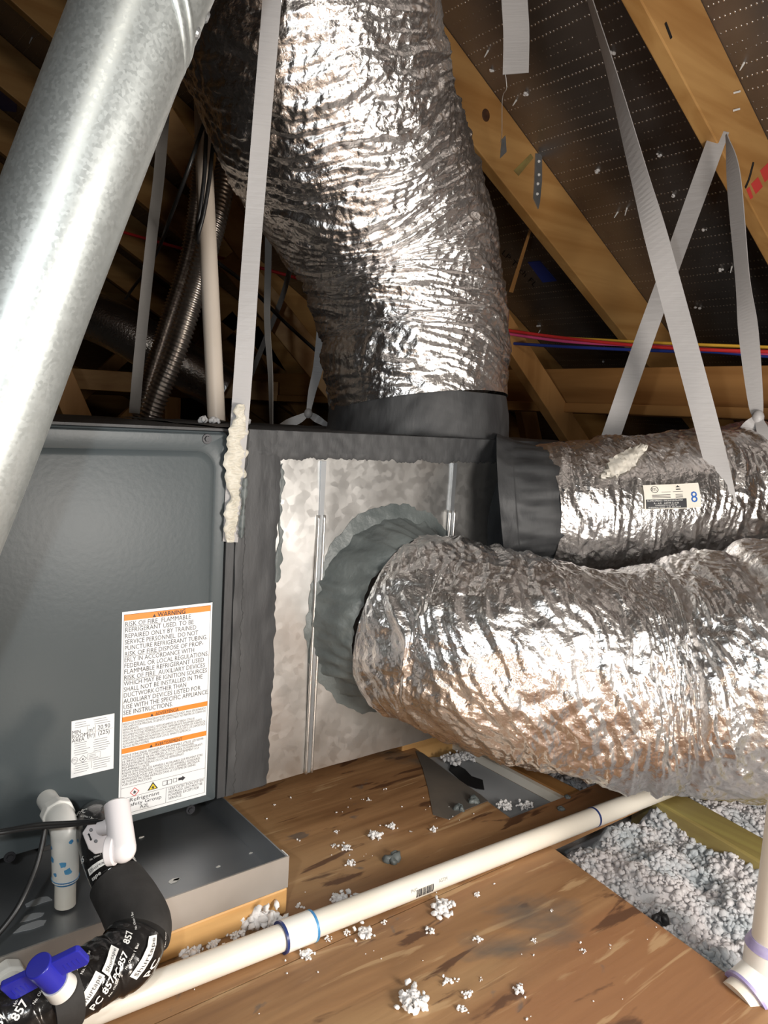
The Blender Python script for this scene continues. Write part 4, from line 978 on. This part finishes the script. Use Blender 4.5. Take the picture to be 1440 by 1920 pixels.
mb = MB().cyl(eb+[0, 0, .004], pe, .0128, seg=32, cap=False).cyl(pe, eb+[0, 0, .004], .0108, seg=32, cap=False)
mb.build('pipe_stub', 'pvc', ce, smooth=True)
tb_e = tb
MB().cyl(eb+[0, 0, .003], eb+[0, 0, -.0035], .0168, .0138, seg=32).build('primer_ring', 'primer', ce, smooth=True, angle=50)
for (u, v, r_) in ((98, 1612, .004), (118, 1622, .005), (134, 1578, .003), (128, 1635, .005), (104, 1640, .003), (94, 1590, .0025)):
    a_, t_ = tb.find(u, v); n9 = 9
    ring_ = [tb.surf(np.array(a_+r_*(.6+.6*rng.random())*math.cos(x)), np.array(t_+r_*(.6+.6*rng.random())*math.sin(x)/.0165), .0005) for x in np.arange(n9)*2*math.pi/n9]
    MB().add(np.array(ring_), [tuple(range(n9))]).build('primer_smear', 'primer', ce)
# taped and insulated line
lp = [hit(178, 1533, 1, 0), W(181, 1548, .985), W(196, 1600, .945), W(216, 1650, .92), W(246, 1700, .895), W(262, 1745, .87), W(240, 1790, .845), W(190, 1822, .822), W(120, 1860, .79), W(40, 1898, .765), W(-60, 1945, .74)]
ln = thing('insulated_line', lp[0], 'black insulated line wrapped in printed tape bending down from the cabinet', 'pipe')
T1 = Tube(lp[:4], [.024, .026, .027, .027], 60); T1.mesh(seg=40).build('taped_section', 'tape', ln, smooth=True)
T2 = Tube([lp[2], lp[3], lp[4], lp[5], lp[6], lp[7]], [.027, .0315, .034, .035, .034, .033], 90)
T2.mesh(seg=40, a=.24, b=.70).build('foam_elbow', 'foam', ln, smooth=True, angle=60)
T3 = Tube(lp[5:], [.0335, .0345, .0330, .0315, .031, .031], 120)
S = np.linspace(.06*T3.len, T3.len, 130)[:, None]; TH = np.linspace(0, 2*math.pi, 64, endpoint=False)[None]
hh = .0016*billow((S+TH*.012)/.014, TH*1.2, 66)+.0008*np.clip(np.sin((S-TH*.006)/.05*2*math.pi)*6, -1, 1)
fast_grid('taped_section', T3.surf(S, TH, hh), 'tape', ln, closed=True)
sA, _t = T3.find(128, 1880); 
MB().grid(T3.surf(np.array([sA-.011, sA-.011, sA+.011, sA+.011])[:, None], np.linspace(0, 2*math.pi, 40, endpoint=False)[None], np.array([-.001, .0042, .0042, -.001])[:, None]), True).build('foam_band', 'foam', ln, smooth=True, angle=40)
def tube_text(tb, mb, t, u, v, u2, v2, size, off, dxy=(0, 0)):
    s0, t0 = tb.find(u, v); s1, t1 = tb.find(u2, v2)
    r_ = float(np.interp(s0, tb.q, tb.r)); d = np.array([s1-s0, ((t1-t0+math.pi) % (2*math.pi)-math.pi)*r_]); d = nrm(d)
    # upward direction on the surface, chosen to read correctly in view
    n1 = np.array([-d[1], d[0]]); 
    def pl_(x, y, sgn=1): q = d*x+n1*y*sgn; return tb.surf(np.array(s0+q[0]), np.array(t0+q[1]/r_), off)
    A = pl_(0, 0); X_ = pl_(.004, 0); Y_ = pl_(0, .004)
    pa_, px_, py_ = [np.array(proj(p)) for p in (A, X_, Y_)]
    cr_ = (px_-pa_)[0]*(py_-pa_)[1]-(px_-pa_)[1]*(py_-pa_)[0]
    sg_ = -1 if cr_ > 0 else 1
    return lambda x, y: pl_(x+dxy[0], y+dxy[1], sg_)
def tape_mark(tb, u, v, u2, v2, size=.011, box=True, txt='PC 857', off=.0022):
    f = tube_text(tb, None, txt, u, v, u2, v2, size, off)
    tp_ = MB(); put_text(tp_, txt, 0, 0, size, None, f, bold=.022)
    put_text(tp_, 'No. Olean 1 Bar', .016, -size*.55, size*.35, None, f); tp_.build('tape_lettering', 'white', ln)
    if box:
        bx_ = MB(); bt_ = MB()
        for k in range(4):
            a_, b_ = -.002+k*.0075, -.002+(k+1)*.0075
            tilt = .0
            bx_.add(np.array([f(a_, size*1.15), f(b_, size*1.15), f(b_, size*2.15), f(a_, size*2.15)]), [(0, 1, 2, 3)])
        g = tube_text(tb, None, txt, u, v, u2, v2, size, off+.0006)
        put_text(bt_, 'Shurtape', 0, size*1.4, size*.62, .026, g)
        bx_.build('tape_panel', 'white', ln); bt_.build('tape_small_lettering', 'ink', ln)
tape_mark(T3, 122, 1862, 148, 1814, .0105, False); tape_mark(T3, 172, 1892, 208, 1845, .0105, True)
tape_mark(T3, 216, 1838, 236, 1795, .0095, True); tape_mark(T3, 240, 1772, 247, 1752, .0095, False, '857'); tape_mark(T3, 275, 1830, 298, 1795, .0090, True, 'PC')
tape_mark(T3, 30, 1915, 52, 1882, .0105, False, '857'); tape_mark(T3, 2, 1925, 16, 1893, .0105, True, '57')
tape_mark(T1, 138, 1532, 176, 1530, .0085, False, '13 PC'); tape_mark(T1, 176, 1652, 202, 1640, .0078, True, 'tape'); tape_mark(T1, 222, 1612, 243, 1620, .008, True, '857')
tape_mark(T1, 156, 1620, 164, 1610, .008, False, '85')
# float switch
fc_ = W(232, 1560, .885)
fs = thing('float_switch', fc_, 'white plastic float switch clipped to the taped line', 'float switch')
ca_, cb_ = W(219, 1507, .905), W(230, 1592, .875)
dc = nrm(cb_-ca_)
mb = MB().cyl(ca_, cb_, .0145, .0150, seg=32, cap=True); mb.sphere(cb_, .0150, 12); mb.cyl(ca_-dc*.002, ca_, .012, .0145, seg=32)
mb.build('float_housing', 'whiteplastic', fs, smooth=True, angle=60)
sd_ = -nrm(R[:, 0]+.1*R[:, 1]); c = cb_+sd_*.008
MB().cyl(c, c+sd_*.009, .0165, seg=32).build('flange', 'whiteplastic', fs, smooth=True, angle=50, bevel=.001)
MB().cyl(c+sd_*.0088, c+sd_*.0094, .013, seg=32).build('flange_recess', 'black', fs)
pd_ = .905
pp = [W(u, v, pd_) for u, v in ((166, 1544), (185, 1539), (201, 1546), (205, 1575), (203, 1596), (178, 1602), (166, 1592), (154, 1562))]
MB().poly(pp, (ray(180, 1570)/np.linalg.norm(ray(180, 1570)))*.012).build('mounting_plate', 'whiteplastic', fs, bevel=.0015)
MB().cyl(W(189, 1552, .898), W(208, 1549, .892), .0085, seg=20).build('stem', 'whiteplastic', fs, smooth=True, angle=50)
for u, v in ((171, 1556), (180, 1577)):
    MB().cyl(W(u, v, .9052), W(u, v, .9035), .0022, .0016, seg=12).build('screw', 'screw', fs)
mb = MB()
for q in (((165, 1565), (168, 1564), (172, 1573), (169, 1574)), ((163.5, 1566), (166, 1562), (169.5, 1564.5)), ((167.5, 1573.5), (170.5, 1577), (173.5, 1572.5))): mb.add(np.array([W(*x, .9045) for x in q]), [tuple(range(len(q)))])
mb.build('arrow_mark', 'ink', fs)
for t, u, v, u2, v2 in (('PVC', 770, 1676, 800, 1664), ('ASTM', 826, 1655, 850, 1645)):
    lt = MB(); put_text(lt, t, 0, 0, .0065, None, tube_text(ptb, None, t, u, v, u2, v2, .0065, .0004)); lt.build('pipe_lettering', 'greyink', dp)
# ball valve
vc = W(86, 1832, .748)
bv = thing('ball_valve', vc, 'white ball valve with a blue butterfly handle on the taped line', 'valve')
hx = nrm(W(150, 1795, .75)-W(20, 1858, .742)); hup = nrm(R[:, 1]*.86+R[:, 2]*.45); hup = nrm(hup-hx*np.dot(hup, hx)); hn = np.cross(hx, hup)
hc = W(84, 1822, .745)
MB().cyl(hc-hup*.020, hc+hup*.013, .0120, .0128, seg=40).build('handle_hub', 'blue', bv, smooth=True, angle=50, bevel=.0012)
for s_ in (-1, 1):
    a_ = [hc+hx*s_*.009+hup*.011, hc+hx*s_*.037+hup*.0115, hc+hx*s_*.0395+hup*.009, hc+hx*s_*.0395-hup*.011, hc+hx*s_*.036-hup*.0145, hc+hx*s_*.009-hup*.0125]
    MB().poly([p+hn*.0035 for p in a_], -hn*.007).build('handle_wing', 'blue', bv, bevel=.0012)
    for k in range(4):
        c = hc+hx*s_*(.019+.0045*k)-hup*.003
        for nn in (-1, 1): MB().bar(c-hup*.004+hn*nn*.0037, c+hup*.004+hn*nn*.0037, .0006, .0006, hx).build('grip_rib', 'blue', bv)
MB().cyl(hc-hup*.034, hc-hup*.0195, .0150, .0135, seg=32).build('stem_collar', 'pvcwhite', bv, smooth=True, angle=50)
# pan drain fitting at the pan wall
p = hit(12, 1830, 1, -.192)
pf = thing('pan_drain_fitting', p, 'white plastic fitting on the front wall of the drain pan', 'pipe fitting')
MB().cyl(p+[0, .003, 0], p+[0, -.014, 0], .019, seg=8).build('locknut', 'pvcwhite', pf, bevel=.002)
MB().cyl(p+[0, -.012, 0], p+[0, -.035, 0], .014, seg=24).build('spigot', 'pvcwhite', pf, smooth=True, angle=50)
MB().cyl(p+[0, -.034, 0], p+[0, -.0355, 0], .010, seg=24).build('bore', 'void', pf)
# black wires of the float switch
for pts, lb in (([(-60, 1570, .88), (0, 1562, .90), (60, 1553, .905), (130, 1547, .905), (170, 1542, .90), (195, 1540, .895)], 'black wire pair running from the float switch along the cabinet'),
                ([(-60, 1562, .89), (0, 1558, .905), (70, 1546, .905), (140, 1542, .905), (185, 1538, .90)], 'second black wire running from the float switch along the cabinet'),
                ([(84, 1543, .93), (82, 1570, .925), (68, 1625, .91), (40, 1690, .885), (10, 1735, .87), (-40, 1790, .85)], 'black wire hanging down past the open pipe stub')):
    tag(tube_obj('control_wire', [W(*q) for q in pts], .0024 if 'hanging' not in lb else .0034, 'cable', None, 10, 60), lb, 'wire', 'black control wires')

# ------------------------------------------------------------------ loose things on the plywood
smear = MB().poly([hit(u, v, 2, .0003) for u, v in ((779, 1408), (792, 1412), (850, 1455), (900, 1490), (915, 1502), (870, 1520), (842, 1537), (812, 1528), (803, 1480), (792, 1440))], (0, 0, .0007))
tag(smear.build('sealant_smear', 'stain'), 'dark grey smear of dried sealant on the plywood beside the cut-out', 'sealant')
for k, (u, v, r_) in enumerate(((864, 1517, .011), (890, 1502, .010), (1050, 1517, .008), (742, 1612, .012), (1065, 1505-8, .006))):
    p = hit(u, v, 2, 0)
    blob_obj('sealant_dab', 4, lambda: p+np.array([rng.normal(0, r_*.4), rng.normal(0, r_*.4), r_*.25]), r_*.45, r_*.8, 'mastic2')
    tag(col.objects[-1], ('rounded grey dab at the tip of the dark smear', 'grey dab between the dark smear and the cut-out', 'grey dab on the plywood strip between cut-out and pipe', 'lone dark dab on the plywood behind the pipe', 'tiny grey dab at the front corner of the cut-out')[k], 'sealant', 'sealant dabs on the plywood')
def clump(u, v, r_, n, label, group='insulation clumps on the plywood'):
    p = hit(u, v, 2, 0)
    blob_obj('insulation_clump', n*3, lambda: p+np.array([rng.normal(0, r_*.38), rng.normal(0, r_*.38), abs(rng.normal(0, r_*.16))+r_*.10]), r_*.10, r_*.24, 'clump')
    return tag(col.objects[-1], label, 'insulation', group)
big = 'ragged white clump of insulation lying on the plywood'; sml = 'small white tuft of insulation on the plywood'
for (u, v, r_, n, lb) in ((772, 1880, .022, 22, 'largest ragged white clump, lying alone on the open plywood'), (830, 1705, .020, 18, 'broad white clump just in front of the barcode on the pipe'),
                      (685, 1752, .016, 12, 'white clump in front of the pipe beside the coupling'), (665, 1690, .016, 14, 'fluffy white clump touching the rear of the pipe near the coupling'),
                      (638, 1690, .016, 14, 'white clump behind the pipe nearest the heap against the board'), (575, 1792, .012, 10, 'flattened white clump right under the pipe coupling'),
                      (650, 1590, .011, 9, 'small ragged clump halfway between the drain pan corner and the pipe'), (703, 1568, .014, 12, 'bright round clump on the plywood in front of the plenum'),
                      (735, 1552, .011, 10, 'little white clump beside the bright round one in front of the plenum'), (690, 1695, .012, 10, 'loose white clump lying against the rear of the pipe')):
    clump(u, v, r_, n, lb)
for (u, v, r_, n, lb) in ((850, 1424, .020, 20, 'white insulation spilling at the rear corner of the cut-out'), (872, 1420, .018, 18, 'white insulation heaped on the drywall at the rear of the cut-out'), (945, 1512, .014, 14, 'white insulation along the front corner of the cut-out'), (985, 1512, .013, 12, 'pinkish white insulation along the front edge of the cut-out')):
    p = hit(u, v, 2, -.022)
    blob_obj('insulation_clump', n*3, lambda: p+np.array([rng.normal(0, r_*.5), rng.normal(0, r_*.5), abs(rng.normal(0, r_*.2))]), r_*.12, r_*.28, 'clump')
    tag(col.objects[-1], lb, 'insulation', 'insulation in the cut-out')
for (u, v, r_, n) in ((813, 1558, .009, 6), (895, 1680, .007, 5), (805, 1745, .008, 6), (897, 1763, .008, 6), (838, 1842, .009, 6), (875, 1864, .008, 6), (973, 1858, .011, 8), (1002, 1765, .005, 4), (1095, 1786, .006, 4), (630, 1560, .006, 4), (655, 1620, .010, 8), (690, 1500, .006, 4), (515, 1480+30, .004, 3), (626, 1586, .006, 4),
                  (867, 1893, .008, 6), (1000, 1560, .008, 6), (648, 1750, .007, 5), (720, 1730, .006, 5), (900, 1838, .004, 3), (855, 1700+140, .005, 3), (1145, 1773, .003, 3), (770, 1650-90, .003, 3), (1033, 1709, .004, 3), (615, 1762, .007, 5), (560, 1700, .007, 6)):
    clump(u, v, r_, n, sml, 'small tufts on the plywood')
pts_ = [hit(345+i*195, 1795-i*80+(0 if i > .2 else 0), 2, 0) for i in np.linspace(0, 1, 40)]
def heap():
    i = rng.random(); p = hit(470+rng.normal(0, 32), 1733+rng.normal(0, 4), 2, 0)
    return p+np.array([0, rng.normal(0, .006)-.004, abs(rng.normal(0, .010))+.004])
blob_obj('insulation_clump', 90, heap, .004, .008, 'clump'); tag(col.objects[-1], 'heap of white insulation piled against the pine board under the pan', 'insulation', 'insulation clumps on the plywood')
for (u, v, r_, n, lb) in ((356, 1788, .016, 18, 'white insulation tuft between the foam elbow and the long pipe'), (400, 1772, .013, 12, 'low white insulation tuft along the pine board under the pan'), (440, 1755, .012, 10, 'white insulation tuft next to the heap against the pine board')):
    clump(u, v, r_, n, lb)
for (u, v) in ((390, 793), (425, 790), (412, 794)):
    p = hit(u, v+2, 2, ZT+.004)
    p = np.array([bp[0]+(-.045, .035, -.02)[[390, 425, 412].index(u)], bp[1]-.04, ZT+.007])
    blob_obj('insulation_clump', 4, lambda: p+rng.normal(0, .004, 3)*[1, 1, .3], .004, .007, 'clump'); tag(col.objects[-1], 'white insulation crumb on the cabinet top at the foot of the beige pipe', 'insulation', 'crumbs on the cabinet top')
def crumbs():
    x = -.3+.68*rng.random(); y = -.75+.85*rng.random()
    return (x, y, .0012)
blob_obj('floor_crumbs', 110, crumbs, .0005, .0015, 'clump'); tag(col.objects[-1], 'fine pale crumbs scattered over the plywood', 'debris', kind='stuff')
